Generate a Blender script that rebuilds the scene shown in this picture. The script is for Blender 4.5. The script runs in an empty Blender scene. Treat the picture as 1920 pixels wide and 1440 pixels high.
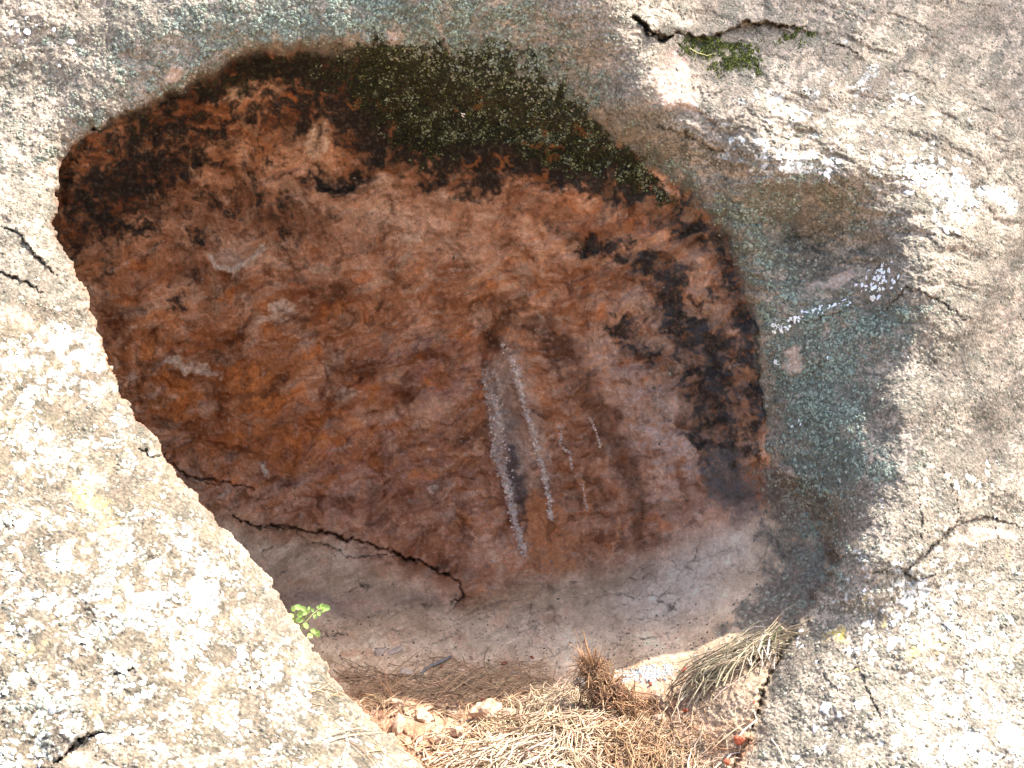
import bpy, math, random
import numpy as np
from mathutils import Vector

# ------------------------------------------------------------------ camera, sky, sun, exposure
scene = bpy.context.scene
COL = scene.collection
PITCH = math.radians(12.0); CZ = 1.35; F = 2788.0
cam_d = bpy.data.cameras.new("camera"); cam = bpy.data.objects.new("camera", cam_d); COL.objects.link(cam)
cam.location = (0, 0, CZ); cam.rotation_euler = (math.radians(90) - PITCH, 0, 0)
cam_d.sensor_width = 36.0; cam_d.lens = 36.0 * F / 1920.0
cam_d.clip_start = 0.05; cam_d.clip_end = 2000
scene.camera = cam

SUN = Vector((0.50, 0.175, 0.86)).normalized()
world = bpy.data.worlds.new("World"); scene.world = world; world.use_nodes = True
wn = world.node_tree; bg = wn.nodes["Background"]
sky = wn.nodes.new("ShaderNodeTexSky"); sky.sky_type = 'NISHITA'; sky.sun_disc = False
sky.dust_density = 4.0; sky.ozone_density = 0.6; sky.air_density = 1.0
sky.sun_elevation = math.asin(SUN.z); sky.sun_rotation = math.atan2(SUN.x, SUN.y)
wn.links.new(sky.outputs[0], bg.inputs[0]); bg.inputs[1].default_value = 0.15
sd = bpy.data.lights.new("sun", 'SUN'); so = bpy.data.objects.new("sun", sd); COL.objects.link(so)
sd.energy = 3.0; sd.angle = math.radians(0.53); sd.color = (1.0, 0.95, 0.87)
so.rotation_euler = SUN.to_track_quat('Z', 'Y').to_euler()
scene.view_settings.view_transform = 'Standard'; scene.view_settings.look = 'None'
scene.view_settings.gamma = 1.0; scene.view_settings.exposure = 2.05
scene.cycles.max_bounces = 8; scene.cycles.diffuse_bounces = 6

# ------------------------------------------------------------------ numpy noise
f32 = np.float32
_rng = np.random.RandomState(11)
_ang = _rng.rand(4096) * 2 * math.pi
GX = np.cos(_ang).astype(f32); GY = np.sin(_ang).astype(f32)
RV = _rng.rand(3, 4096).astype(f32)
def _h(xi, yi, seed):
    h = (xi * 73856093) ^ (yi * 19349663) ^ (seed * 83492791)
    h = (h ^ (h >> 13)) * 1274126177
    return (h ^ (h >> 16)) & 4095
def perlin(x, y, seed=0):
    xf = np.floor(x); yf = np.floor(y)
    xi = xf.astype(np.int64); yi = yf.astype(np.int64)
    fx = (x - xf).astype(f32); fy = (y - yf).astype(f32)
    sx = fx * fx * fx * (fx * (fx * 6 - 15) + 10); sy = fy * fy * fy * (fy * (fy * 6 - 15) + 10)
    def g(i, j):
        k = _h(xi + i, yi + j, seed)
        return GX[k] * (fx - i) + GY[k] * (fy - j)
    a = g(0, 0); b = g(1, 0); c = g(0, 1); d = g(1, 1)
    ab = a + sx * (b - a); cd = c + sx * (d - c)
    return (ab + sy * (cd - ab)) * 1.5
def fbm(x, y, o=4, seed=0, gain=0.5):
    r = 0; a = 1.0; t = 0
    for k in range(o):
        r = r + a * perlin(x, y, seed + k * 17); t += a * a
        x = x * 2.03 + 13.7; y = y * 2.03 - 7.1; a *= gain
    return r / math.sqrt(t)
def ridge(x, y, o=4, seed=0, gain=0.5):
    r = 0; a = 1.0; t = 0
    for k in range(o):
        r = r + a * (1 - np.abs(perlin(x, y, seed + k * 17)) * 2.2); t += a
        x = x * 2.03 + 3.7; y = y * 2.03 - 5.1; a *= gain
    return r / t
def worley(x, y, seed=0):
    xf = np.floor(x); yf = np.floor(y); xi = xf.astype(np.int64); yi = yf.astype(np.int64)
    f1 = np.full(x.shape, 9, f32); f2 = f1.copy(); idv = np.zeros(x.shape, f32)
    for i in (-1, 0, 1):
        for j in (-1, 0, 1):
            k = _h(xi + i, yi + j, seed)
            d = np.hypot(xf + i + RV[0][k] - x, yf + j + RV[1][k] - y).astype(f32)
            new = d < f1
            f2 = np.where(new, f1, np.minimum(f2, d)); idv = np.where(new, RV[2][k], idv); f1 = np.where(new, d, f1)
    return f1, f2, idv
def sst(a, b, x):
    t = np.clip((x - a) / (b - a), 0, 1); return t * t * (3 - 2 * t)
def mix(a, b, m):
    if np.ndim(b) == 1 or np.ndim(a) == 3: m = m[..., None]
    return a * (1 - m) + b * m
def blob(cx, cy, rx, ry, ang=0.0, p=2.0):
    c, s = math.cos(math.radians(ang)), math.sin(math.radians(ang))
    dx = UW - cx; dy = VW - cy
    a = (dx * c + dy * s) / rx; b = (-dx * s + dy * c) / ry
    return np.exp(-(a * a + b * b) ** (p / 2))

# ------------------------------------------------------------------ the rock surface: a map (U right, V down, about 1 mm a unit) carried into 3D
def axis(a, b, step, lo, hi, g=1.09):
    core = np.arange(a, b + step, step, dtype=np.float64)
    l = []; s = step; x = a
    while x > lo: s *= g; x -= s; l.append(x)
    r = []; s = step; x = core[-1]
    while x < hi: s *= g; x += s; r.append(x)
    return np.concatenate([l[::-1], core, r])
STEP = 2.0
ua = axis(-24, 1944, STEP, -3200, 5200); va = axis(-24, 1470, STEP, -2600, 2000)
U, V = np.meshgrid(ua, va); U = U.astype(f32); V = V.astype(f32)
NV, NU = U.shape
warpx = fbm(U / 130, V / 130, 5, 1) ; warpy = fbm(U / 130, V / 130, 5, 2)
wsx = fbm(U / 22, V / 22, 3, 3); wsy = fbm(U / 22, V / 22, 3, 4)
UW = U + 26 * warpx + 8 * wsx; VW = V + 26 * warpy + 8 * wsy

def tps(pts):
    p = np.array(pts, float); xy = p[:, :2] / 1000; n = len(p)
    def k(r2): return 0.5 * r2 * np.log(r2 + 1e-9)
    d2 = ((xy[:, None] - xy[None]) ** 2).sum(-1)
    A = np.zeros((n + 3, n + 3)); A[:n, :n] = k(d2) + np.eye(n) * 0.0006
    A[:n, n] = 1; A[:n, n + 1:] = xy; A[n, :n] = 1; A[n + 1:, :n] = xy.T
    w = np.linalg.solve(A, np.concatenate([p[:, 2], [0, 0, 0]])).astype(f32)
    out = np.full(U.shape, w[n], f32) + w[n + 1] * U / 1000 + w[n + 2] * V / 1000
    for i in range(n):
        r2 = (U / 1000 - f32(xy[i, 0])) ** 2 + (V / 1000 - f32(xy[i, 1])) ** 2
        out += w[i] * 0.5 * r2 * np.log(r2 + f32(1e-9))
    return out

OUTER = [(-3200,-2600,4.6),(1000,-2600,4.8),(5200,-2600,5.6),(-3200,400,3.3),(-3200,2000,1.6),(5200,400,4.2),(5200,2000,2.4),(-800,300,2.5),(-800,1300,1.75),(2800,300,3.3),(2800,1300,2.5),(900,2000,1.8),
 (-800,-600,3.3),(400,-600,3.25),(1200,-600,3.35),(2000,-600,3.9),
 (0,-100,2.80),(0,0,2.70),(400,-60,2.73),(400,0,2.68),(800,-60,2.68),(800,0,2.67),(1130,-60,2.73),(1130,0,2.70),(1185,60,2.70),(1300,0,2.87),(1300,100,2.80),(1600,0,3.05),(1600,200,2.86),(1920,0,3.35),(1920,250,3.05),
 (0,150,2.66),(0,300,2.58),(120,200,2.66),(110,300,2.64),(250,100,2.70),(300,150,2.70),(450,70,2.69),(600,60,2.70),(850,100,2.75),(1000,130,2.78),(1000,60,2.74),(1100,170,2.79),(1195,180,2.69),(1300,250,2.72),
 (1290,330,2.80),(1450,320,2.68),(1600,330,2.72),(1400,450,2.80),(1390,520,2.83),(1500,430,2.85),(1600,450,2.81),(1690,470,2.70),(1760,520,2.66),(1920,500,2.88),(1500,560,2.81),(1600,580,2.77),(1700,600,2.65),
 (1430,700,2.86),(1520,700,2.78),(1600,720,2.70),(1680,760,2.55),(1800,800,2.60),(1920,800,2.72),(1450,850,2.84),(1520,880,2.74),(1580,900,2.60),(1640,920,2.50),(1760,950,2.48),(1920,1000,2.60),
 (1560,1000,2.62),(1610,1020,2.43),(1580,1060,2.43),(1540,1130,2.43),(1500,1195,2.40),(1640,1150,2.38),(1800,1150,2.42),(1920,1200,2.45),(1470,1260,2.36),(1440,1340,2.30),(1420,1440,2.22),(1600,1300,2.26),(1600,1440,2.14),(1920,1440,2.2),(1760,1300,2.3),
 (0,430,2.50),(90,420,2.54),(0,560,2.36),(150,600,2.46),(0,720,2.22),(200,740,2.38),(100,850,2.18),(290,860,2.30),(0,1000,1.98),(200,1000,2.06),(390,980,2.20),(0,1200,1.80),(250,1200,1.86),(500,1110,2.14),(420,1250,1.95),(580,1230,2.06),(0,1440,1.62),(300,1440,1.70),(600,1400,1.86),(680,1350,2.0),(780,1440,1.96),(700,1600,1.7)]
INNER = [(-1500,-500,3.6),(-1500,1500,3.4),(3000,-500,3.6),(3000,1500,3.0),(-300,700,3.55),(0,300,3.2),(0,1100,3.6),
 (130,300,2.92),(200,280,2.93),(130,430,3.10),(220,420,3.25),(320,220,2.98),(400,170,2.90),(500,120,2.84),(620,110,2.82),(750,130,2.84),(900,160,2.86),(1020,190,2.87),(1120,230,2.87),(1200,290,2.87),(1270,340,2.88),
 (400,300,3.20),(600,220,3.06),(800,230,3.0),(950,270,2.98),(1080,320,2.98),(1180,380,2.98),(300,550,3.45),(500,450,3.42),(700,380,3.32),(900,400,3.26),(1050,450,3.20),(1150,500,3.12),(1250,500,3.0),(1330,480,2.92),
 (300,750,3.56),(500,650,3.56),(700,600,3.54),(900,570,3.46),(960,600,3.42),(1080,620,3.30),(1200,650,3.16),(1300,650,3.03),(1380,640,2.92),(900,750,3.53),(1000,760,3.44),(1120,800,3.34),(1230,820,3.20),(1340,800,3.04),(1420,790,2.90),
 (300,900,3.60),(500,850,3.60),(700,820,3.60),(420,960,3.56),(650,960,3.58),(800,970,3.57),(950,950,3.50),(1100,960,3.38),(1220,940,3.25),(1330,920,3.08),(1430,890,2.92),(1500,950,2.80),
 (500,1020,3.52),(680,1040,3.50),(850,1070,3.46),(980,1050,3.42),(1120,1050,3.32),(1240,1030,3.20),(1350,1000,3.02),(1450,1000,2.86),(1540,1010,2.75),
 (540,1120,3.28),(700,1120,3.26),(860,1140,3.22),(1000,1130,3.20),(1150,1130,3.10),(1280,1110,2.98),(1400,1090,2.82),(1500,1080,2.70),
 (560,1190,3.06),(750,1210,3.0),(900,1220,2.97),(1050,1220,2.92),(1200,1200,2.84),(1320,1190,2.72),(1430,1160,2.63),(640,1280,2.84),(850,1290,2.78),(1000,1300,2.74),(1120,1290,2.70),(1220,1280,2.64),(1340,1240,2.54),(1440,1210,2.50),
 (750,1350,2.62),(900,1360,2.60),(1050,1370,2.52),(1200,1360,2.46),(1320,1330,2.40),(1400,1290,2.36),(800,1440,2.42),(1000,1440,2.36),(1200,1440,2.32),(1350,1440,2.26),(900,1650,2.05),(1300,1650,2.0)]
D_out = tps(OUTER); D_in = tps(INNER)

RIM = [(120,290,6),(106,350,4),(106,430,4),(135,490,4),(165,560,4),(185,640,4),(215,710,4),(258,790,4),(292,822,4),(308,856,4),(345,905,4),(400,970,4),(455,1025,4),(500,1075,4),(524,1110,4),(530,1140,4),(562,1182,4),(600,1235,4),(640,1290,4),(700,1352,4),(745,1392,4),(795,1440,4),(900,1530,6),(1050,1640,20),(1200,1640,20),(1340,1540,20),
 (1395,1430,14),(1412,1340,12),(1445,1260,10),(1480,1195,8),(1530,1120,8),(1563,1055,10),(1556,985,26),(1515,925,34),(1458,885,14),(1440,840,5),(1432,760,4),(1420,680,4),(1410,600,5),(1393,530,7),(1366,460,10),(1325,395,14),(1270,335,22),(1200,275,34),(1110,215,44),(1000,170,50),(900,140,50),(800,118,44),(700,100,30),(600,90,20),(510,95,12),(445,112,8),(390,145,7),(300,187,6),(220,225,6),(160,252,6)]
def densify(P, k=4):
    out = []; n = len(P); P = np.array(P, float)
    for i in range(n):
        p0, p1, p2, p3 = P[i - 1], P[i], P[(i + 1) % n], P[(i + 2) % n]
        for j in range(k):
            t = j / k
            out.append(0.5 * ((2 * p1) + (-p0 + p2) * t + (2 * p0 - 5 * p1 + 4 * p2 - p3) * t * t + (-p0 + 3 * p1 - 3 * p2 + p3) * t ** 3))
    return np.array(out)
rim = densify(RIM, 3)
chx = fbm(U / 42, V / 42, 3, 12); UR = U + 6 * wsx + 4 * warpx + 7 * chx; VR = V + 6 * wsy + 4 * warpy + 7 * fbm(U / 42, V / 42, 3, 13)
def signed(P, X, Y):
    n = len(P); best = np.full(X.shape, 1e9, f32); wid = np.zeros(X.shape, f32); ins = np.zeros(X.shape, bool)
    for i in range(n):
        a = P[i]; b = P[(i + 1) % n]; ex, ey = b[0] - a[0], b[1] - a[1]
        t = np.clip(((X - a[0]) * ex + (Y - a[1]) * ey) / (ex * ex + ey * ey), 0, 1)
        d = np.hypot(X - a[0] - t * ex, Y - a[1] - t * ey).astype(f32)
        m = d < best; best = np.where(m, d, best)
        if P.shape[1] > 2: wid = np.where(m, a[2] + t * (b[2] - a[2]), wid)
        c = (a[1] > Y) != (b[1] > Y)
        xi = a[0] + (Y - a[1]) * ex / (ey if abs(ey) > 1e-9 else 1e-9)
        ins ^= c & (X < xi)
    return np.where(ins, -best, best), wid
SD, WID = signed(rim, UR, VR)            # negative inside the hollow
WID = WID.astype(f32)
inside = 1 - sst(-WID, WID, SD)          # 1 in the hollow

def pline(pts, X=None, Y=None):
    """distance to an open line, position along it 0..1 and side"""
    X = UW2 if X is None else X; Y = VW2 if Y is None else Y
    best = np.full(X.shape, 1e9, f32); al = np.zeros(X.shape, f32); side = np.zeros(X.shape, f32)
    n = len(pts) - 1
    x0 = min(p[0] for p in pts) - 130; x1 = max(p[0] for p in pts) + 130; y0 = min(p[1] for p in pts) - 130; y1 = max(p[1] for p in pts) + 130
    i0, i1 = np.searchsorted(va, [y0, y1]); j0, j1 = np.searchsorted(ua, [x0, x1])
    Xs = X[i0:i1, j0:j1]; Ys = Y[i0:i1, j0:j1]; bb = best[i0:i1, j0:j1]
    for i in range(n):
        a = pts[i]; b = pts[i + 1]; ex, ey = b[0] - a[0], b[1] - a[1]
        t = np.clip(((Xs - a[0]) * ex + (Ys - a[1]) * ey) / (ex * ex + ey * ey + 1e-6), 0, 1)
        dx = Xs - a[0] - t * ex; dy = Ys - a[1] - t * ey
        d = np.hypot(dx, dy); m = d < bb
        bb = np.where(m, d, bb); al[i0:i1, j0:j1] = np.where(m, (i + t) / n, al[i0:i1, j0:j1])
        side[i0:i1, j0:j1] = np.where(m, np.sign(ex * dy - ey * dx), side[i0:i1, j0:j1])
    best[i0:i1, j0:j1] = bb
    return best, al, side          # side > 0: to the right of travel (below a line drawn rightwards)
UW2 = U + 5 * wsx + 3 * fbm(U / 9, V / 9, 2, 9); VW2 = V + 5 * wsy + 3 * fbm(U / 9, V / 9, 2, 10)
blur = lambda *a: blob(*a)

# ---------- regions
but_line = sst(-1, 1, (np.interp(V, [-3000, 180, 330, 430, 3000], [-2500, -250, 60, 130, 130]) - U) * 0 + np.where(V > 1000, 1.0, -1.0))
soil_poly = densify([(560,1250,0),(640,1292,0),(700,1300,0),(760,1322,0),(830,1330,0),(900,1325,0),(1000,1338,0),(1090,1310,0),(1180,1318,0),(1240,1292,0),(1320,1255,0),(1400,1212,0),(1490,1175,0),(1500,1200,0),(1460,1260,0),(1425,1330,0),(1405,1400,0),(1380,1520,0),(1340,1700,0),(900,1700,0),(760,1480,0),(600,1330,0)], 2)
SOIL_SD, _ = signed(soil_poly[:, :2], UW2, VW2)
soil = (1 - sst(-4, 8, SOIL_SD)) * np.clip(inside * 2 - .5, 0, 1)

# ---------- depth detail (metres, + is away from the camera)
ca, sa = math.cos(math.radians(-24)), math.sin(math.radians(-24))
S1 = U * ca + V * sa; S2 = -U * sa + V * ca                        # along / across the bedding in the hollow
cb, sb = math.cos(math.radians(14)), math.sin(math.radians(14))
T1 = U * cb + V * sb; T2 = -U * sb + V * cb                        # bedding outside right
n_big = fbm(U / 260, V / 260, 3, 21)
n_bed = fbm(S1 / 120 + warpx * .5, S2 / 34 + warpy * .8, 5, 22)
r_bed = ridge(S1 / 150 + warpx * .6, S2 / 42 + warpy * .8, 4, 23)
n_med = fbm(U / 46, V / 46, 5, 24, .55)
n_fine = fbm(U / 12, V / 12, 3, 25, .6)
o_bed = fbm(T1 / 170 + warpx * .5, T2 / 40 + warpy * .6, 5, 26, .55)
o_rid = ridge(T1 / 210 + warpx * .6, T2 / 60 + warpy * .5, 4, 27)
lump1, lump2, lid = worley(UW / 34, VW / 30, 5)                      # knobbly scoops in the hollow
din = 0.024 * n_big + 0.016 * n_bed - 0.008 * (r_bed - .5) + 0.0065 * n_med + 0.0030 * n_fine
# scooped honeycomb weathering, upper part of the hollow
scoop = sst(620, 330, V + 60 * warpx) + blur(1250, 560, 190, 260)
din += np.clip(scoop, 0, 1) * 0.010 * (0.5 - lump1)
floor_m = sst(-40, 60, V - np.interp(U, [300, 450, 650, 870, 1000, 1200, 1400, 1500], [930, 975, 1010, 1120, 1075, 1035, 960, 900]))
pl1, pl2, pli = worley(S1 / 70 + .5 * warpx + .15 * wsx, S2 / 24 + .5 * warpy + .15 * wsy, 45); pm1, pm2, pmi = worley(S1 / 34 + .2 * wsx, S2 / 13 + .2 * wsy, 46)
plate = (pli - .5) * sst(0, .10, pl2 - pl1) * sst(-.3, .3, n_big); plate2 = (pmi - .5) * sst(0, .14, pm2 - pm1) * sst(-.1, .4, n_bed)
din += -.010 * plate - .007 * plate2
fl_n = -.007 * plate - .005 * plate2 + 0.006 * n_big + 0.0035 * n_bed + 0.003 * n_med + 0.0012 * n_fine
din = mix(din, fl_n, floor_m)
bedz = np.clip(sst(1150, 1350, U) * sst(760, 400, V) + .25, 0, 1)
dout = 0.014 * fbm(U / 105, V / 95, 2, 28) * sst(1450, 1600, U) + 0.024 * n_big + 0.006 * o_bed * bedz + 0.0055 * n_med + 0.0022 * n_fine - 0.005 * (o_rid - .5) * bedz
gr1, gr2, gid = worley(UW / 10, VW / 10, 31)
dout -= 0.0030 * (1 - gr1) * sst(-.3, .4, n_med)
rightup = sst(1150, 1350, U) * sst(700, 300, V)
dout += rightup * 0.007 * o_bed + .010 * fbm(U / 120, V / 90, 3, 29) * sst(700, 300, U)

# soil clods
sc1, sc2, sci = worley(UW / 26, VW / 20, 41); sd1, sd2, sdi = worley(U / 9, V / 8, 42)
slope = sst(1150, 1300, U)
dsoil = -(0.014 * (1 - slope) + .003) * (1 - sc1) * (sci > .35) - 0.004 * (1 - sd1) + 0.008 * n_med + 0.003 * n_fine
dsoil -= 0.035 * blur(1040, 1430, 120, 60)
dsoil += 0.05 * blur(1195, 1335, 48, 24) + 0.035 * blur(830, 1338, 60, 9)

detail_in = din; detail_out = dout
# cracks: (points, width, depth, step on the upper side, colour darkness)
ledge_dark = np.zeros(U.shape, f32); crack = np.zeros(U.shape, f32); dc = np.zeros(U.shape, f32)
def do_crack(pts, w, dep, step=0.0, fade=40, taper=True, wob=True):
    global dc, crack
    d, al, side = pline(pts)
    ww = w * (np.sin(np.pi * np.clip(al * .94 + .03, 0, 1)) ** .5 if taper else 1) * np.clip(.62 + 1.0 * fbm(U / 16, V / 16, 3, 51), .12, 1.6)
    g = np.exp(-(d / np.maximum(ww, .5)) ** 2)
    dc = dc + dep * g
    if step: dc = dc - step * (side < 0) * np.exp(-d / fade) * np.sin(np.pi * np.clip(al, 0.02, .98))
    crack = np.maximum(crack, g * min(1, dep / .010))
do_crack([(435,968),(475,988),(530,984),(640,1008),(700,1020),(760,1045),(800,1056),(850,1086),(868,1106),(866,1120),(846,1132)], 4.2, .030, .016, 60)
do_crack([(868,1118),(852,1138),(838,1150)], 2, .012, .004)
do_crack([(318,866),(350,893),(400,901),(430,905),(475,917)], 3.0, .02, .010)
do_crack([(350,893),(372,900),(404,908),(430,906)], 1.6, .01, .003)
do_crack([(455,978),(480,992),(540,990)], 2, .012, .006)
do_crack([(545,992),(590,1020),(620,1022),(650,1044),(690,1046),(720,1040),(780,1046)], 2.0, .012, -.006, 25)
do_crack([(590,1184),(615,1192),(655,1191)], 2, .012, .004)
do_crack([(670,1193),(688,1190)], 1.4, .008, .002)
do_crack([(900,640),(908,700),(925,770),(930,860)], 3, .004, .014, 50)
do_crack([(905,640),(940,590),(985,575)], 6, .006, .006, 30)
do_crack([(1190,30),(1212,52),(1240,72),(1262,68)], 9, .05, .03, 30)
do_crack([(1262,62),(1330,72),(1400,40),(1450,46),(1512,52)], 3.5, .016, .034, 40)
do_crack([(1405,40),(1450,44),(1515,60)], 3, .012, .01, 30)
do_crack([(1560,82),(1590,88),(1610,100)], 4, .012, .006, 30)
do_crack([(1768,880),(1788,925),(1800,960),(1790,985),(1745,1030),(1700,1066),(1640,1072)], 1.7, .008, -.020, 50)
do_crack([(1920,992),(1850,968),(1795,985)], 1.6, .007, -.012, 40)
do_crack([(1725,930),(1730,975),(1728,1010)], 1.6, .006, .004)
do_crack([(1690,1070),(1720,1085),(1755,1080)], 3, .008, .014)  # shadow under the block, coloured dark as well as carved
do_crack([(1596,1218),(1618,1270),(1640,1320),(1655,1352)], 1.6, .007, .006)
do_crack([(1540,1262),(1575,1300)], 1.6, .006, .003)
do_crack([(100,1432),(132,1404),(152,1384),(168,1376),(205,1376)], 4, .022, .030, 50)
do_crack([(0,425),(40,440),(66,478),(110,520)], 3, .012, .014, 40)
do_crack([(-10,508),(40,525),(80,548)], 2.6, .012, .012, 30)
do_crack([(262,842),(290,856),(312,850)], 3.5, .016, .010, 30)
do_crack([(215,1265),(250,1254)], 3, .012, .006)
do_crack([(1600,430),(1560,445),(1510,470)], 5, .004, .006, 30)
do_crack([(1462,455),(1490,440),(1520,448)], 5, .010, .008, 30)
do_crack([(1400,545),(1440,540),(1470,560)], 2.5, .006, .003)
do_crack([(1230,235),(1280,250),(1330,278),(1370,285)], 3.5, .010, .010, 40)
do_crack([(1640,600),(1700,540),(1760,560),(1810,600)], 2, .008, .008, 50)
do_crack([(1480,610),(1560,590),(1650,560)], 3, .004, .004, 40)
# bedding lines and small peeling edges inside
do_crack([(1487,1192),(1458,1238),(1432,1290),(1416,1340),(1402,1390),(1372,1445)], 5, .022, 0, 30, False)
rs = random.Random(4)
for k in range(46):
    x = rs.uniform(180, 900); y = rs.uniform(470, 900); a = math.radians(-26 + rs.gauss(0, 14)); L = rs.uniform(15, 60)
    do_crack([(x, y), (x + L * .5 * math.cos(a), y + L * .5 * math.sin(a) + rs.gauss(0, 4)), (x + L * math.cos(a), y + L * math.sin(a))], rs.uniform(1.6, 3), rs.uniform(.002, .006), rs.uniform(.002, .009), 26)
for k in range(44):
    x = rs.uniform(880, 1400); y = np.interp(x, [880, 1400], [1120, 990]) + rs.gauss(0, 32); a = math.radians(-26 + rs.gauss(0, 12)); L = rs.uniform(8, 34)
    do_crack([(x, y), (x + L * .4 * math.cos(a), y + L * .4 * math.sin(a) + rs.gauss(0, 3)), (x + L * math.cos(a), y + L * math.sin(a))], rs.uniform(1.0, 2.0), rs.uniform(.002, .007), rs.uniform(.001, .004), 14)
for k in range(26):
    x = rs.uniform(600, 1250); y = rs.uniform(1130, 1240); a = math.radians(-16 + rs.gauss(0, 14)); L = rs.uniform(8, 34)
    do_crack([(x, y), (x + L * .4 * math.cos(a), y + L * .4 * math.sin(a) + rs.gauss(0, 3)), (x + L * math.cos(a), y + L * math.sin(a))], rs.uniform(1.3, 2.2), rs.uniform(.003, .008), rs.uniform(.001, .004), 14)
# peeling plates on the floor
for (x, y, rx, ry, a, h) in [(1228,1170,48,24,-22,.007),(1196,1155,11,13,10,.006),(1160,1162,18,9,-10,.004),(1080,1170,20,12,-15,.004),(950,1195,26,10,-14,.004),(842,1192,22,14,0,.005),(1300,1130,30,14,-20,.003),(1020,1110,22,9,-20,.004),(980,1150,30,9,-10,.003)]:
    c, s = math.cos(math.radians(a)), math.sin(math.radians(a)); dx = UW2 - x; dy = VW2 - y
    q = ((dx * c + dy * s) / rx) ** 2 + ((-dx * s + dy * c) / ry) ** 2
    dc -= h * sst(1.10, .96, q) * sst(-1.3, .8, (-dx * s + dy * c) / ry)
    crack = np.maximum(crack, .5 * np.exp(-((q - 1.06) / .06) ** 2) * ((-dx * s + dy * c) > -ry * .3))
# mineral ribs seeping down the back wall
RIB = [([(914,705),(925,760),(932,800),(930,850),(945,890),(957,930),(968,980),(985,1040)], 13, .014),
       ([(958,672),(968,700),(978,745),(992,790),(1005,835),(1018,885),(1028,930),(1034,975)], 9, .009),
       ([(1050,800),(1054,838),(1066,850),(1074,878)], 3, .003), ([(1107,782),(1118,812),(1126,838)], 3, .003),
       ([(1091,905),(1096,930),(1102,955),(1094,980)], 6, .003), ([(1028,850),(1034,868)], 3, .003), ([(1160,970),(1158,1005),(1146,1038)], 5, .002)]
fan = signed(densify([(918,690,0),(965,660,0),(1010,780,0),(1045,930,0),(1055,1060,0),(985,1060,0),(950,930,0),(918,800,0)], 2)[:, :2], UW2, VW2)[0]
dc -= .018 * sst(26, -10, fan) * sst(1070, 960, V) + .010 * np.exp(-((fan - 60) / 40) ** 2) * 0
for gp, gw, gd in [([(908,590),(898,660),(904,740),(918,820),(934,900),(955,990)], 20, .030), ([(945,700),(965,790),(985,880),(1005,960)], 9, .010), ([(1035,760),(1050,860),(1062,960),(1066,1030)], 12, .014),
                   ([(930,640),(955,600),(1000,600),(1050,650),(1095,740),(1140,800),(1175,870),(1200,950),(1196,1030)], 24, .026), ([(1120,860),(1135,930),(1130,1010)], 14, .012), ([(1240,640),(1290,760),(1300,880)], 26, .016)]:
    d, al, side = pline(gp, UW, VW); dc += gd * np.exp(-(d / gw) ** 2) * np.sin(np.pi * np.clip(al, .06, .94)) ** .6
ribm = []
for pts, w, h in RIB:
    d, al, side = pline(pts)
    m = np.exp(-(d / (w * (1 - .45 * al) * (.9 + .8 * fbm(U / 9, V / 6, 3, 61)))) ** 2); ribm.append((m, al)); dc -= h * m * (1 + .5 * fbm(U / 7, V / 6, 2, 62))
# pit under the black patch, and pocket lips
dc += .05 * blur(640, 322, 42, 20) + .02 * blur(700, 255, 50, 60) + .03 * blur(905, 345, 26, 26)
dc += .008 * blur(445, 470, 38, 26) + .03 * blur(470, 150, 90, 40, -20)

d_main = D_in + detail_in
R0 = np.interp(V, [200, 600], [26, 52]).astype(f32)
sdo = np.clip(SD, 0, None); q = np.clip(1 - sdo / (R0 + WID), 0, 1)
curl = (R0 / 1000) * .9 * (1 - np.sqrt(np.clip(1 - q * q, 0, 1)))
D = mix(D_out + detail_out + curl * (WID < 13), d_main, inside)
D = mix(D, D_in + dsoil - .006, soil) + dc
# the near end of the ledge where the soil lies against the rock
dirx = (U - 960) / F; diry = -(V - 720) / F
cp, sp = math.cos(PITCH), math.sin(PITCH)
PX = D * dirx; PY = D * (cp + diry * sp); PZ = CZ + D * (-sp + diry * cp)
P = np.stack([PX, PY, PZ], -1).astype(f32)
# where the left rock overhangs the hollow the two surfaces part company: the hollow runs on behind the rock
ZONE = (((U < 520) & (V < 560) & (V > 245)) | ((U < 840) & (V >= 560))) & (V < 1560)
def to3d(Dp): return np.stack([Dp * dirx, Dp * (cp + diry * sp), CZ + Dp * (-sp + diry * cp)], -1).astype(f32)
soil_z = (1 - sst(-4, 8, SOIL_SD)) * (SD < 40)
P_o = np.where(ZONE[..., None], to3d(D_out + detail_out + curl + np.where(SD > 0, dc, 0)), P)
P_i = np.where(ZONE[..., None], to3d(mix(D_in + detail_in, D_in + dsoil - .006, np.where(SD < -6, soil, soil_z)) + np.where(SD < 0, dc, 0)), P)
du = np.gradient(P, axis=1); dv = np.gradient(P, axis=0)
N = np.cross(dv, du); N /= np.linalg.norm(N, axis=-1, keepdims=True) + 1e-12      # towards the camera side
if N[NV // 2, NU // 2, 1] > 0: N = -N
def surf(u, v):
    """point and normal on the finished rock surface at map place u, v"""
    u = np.asarray(u, float); v = np.asarray(v, float)
    j = np.clip(np.searchsorted(ua, u) - 1, 0, NU - 2); i = np.clip(np.searchsorted(va, v) - 1, 0, NV - 2)
    a = ((u - ua[j]) / (ua[j + 1] - ua[j]))[..., None]; b = ((v - va[i]) / (va[i + 1] - va[i]))[..., None]
    g = lambda A: (A[i, j] * (1 - a) + A[i, j + 1] * a) * (1 - b) + (A[i + 1, j] * (1 - a) + A[i + 1, j + 1] * a) * b
    n = g(N); return g(P), n / (np.linalg.norm(n, axis=-1, keepdims=True) + 1e-9)

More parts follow.
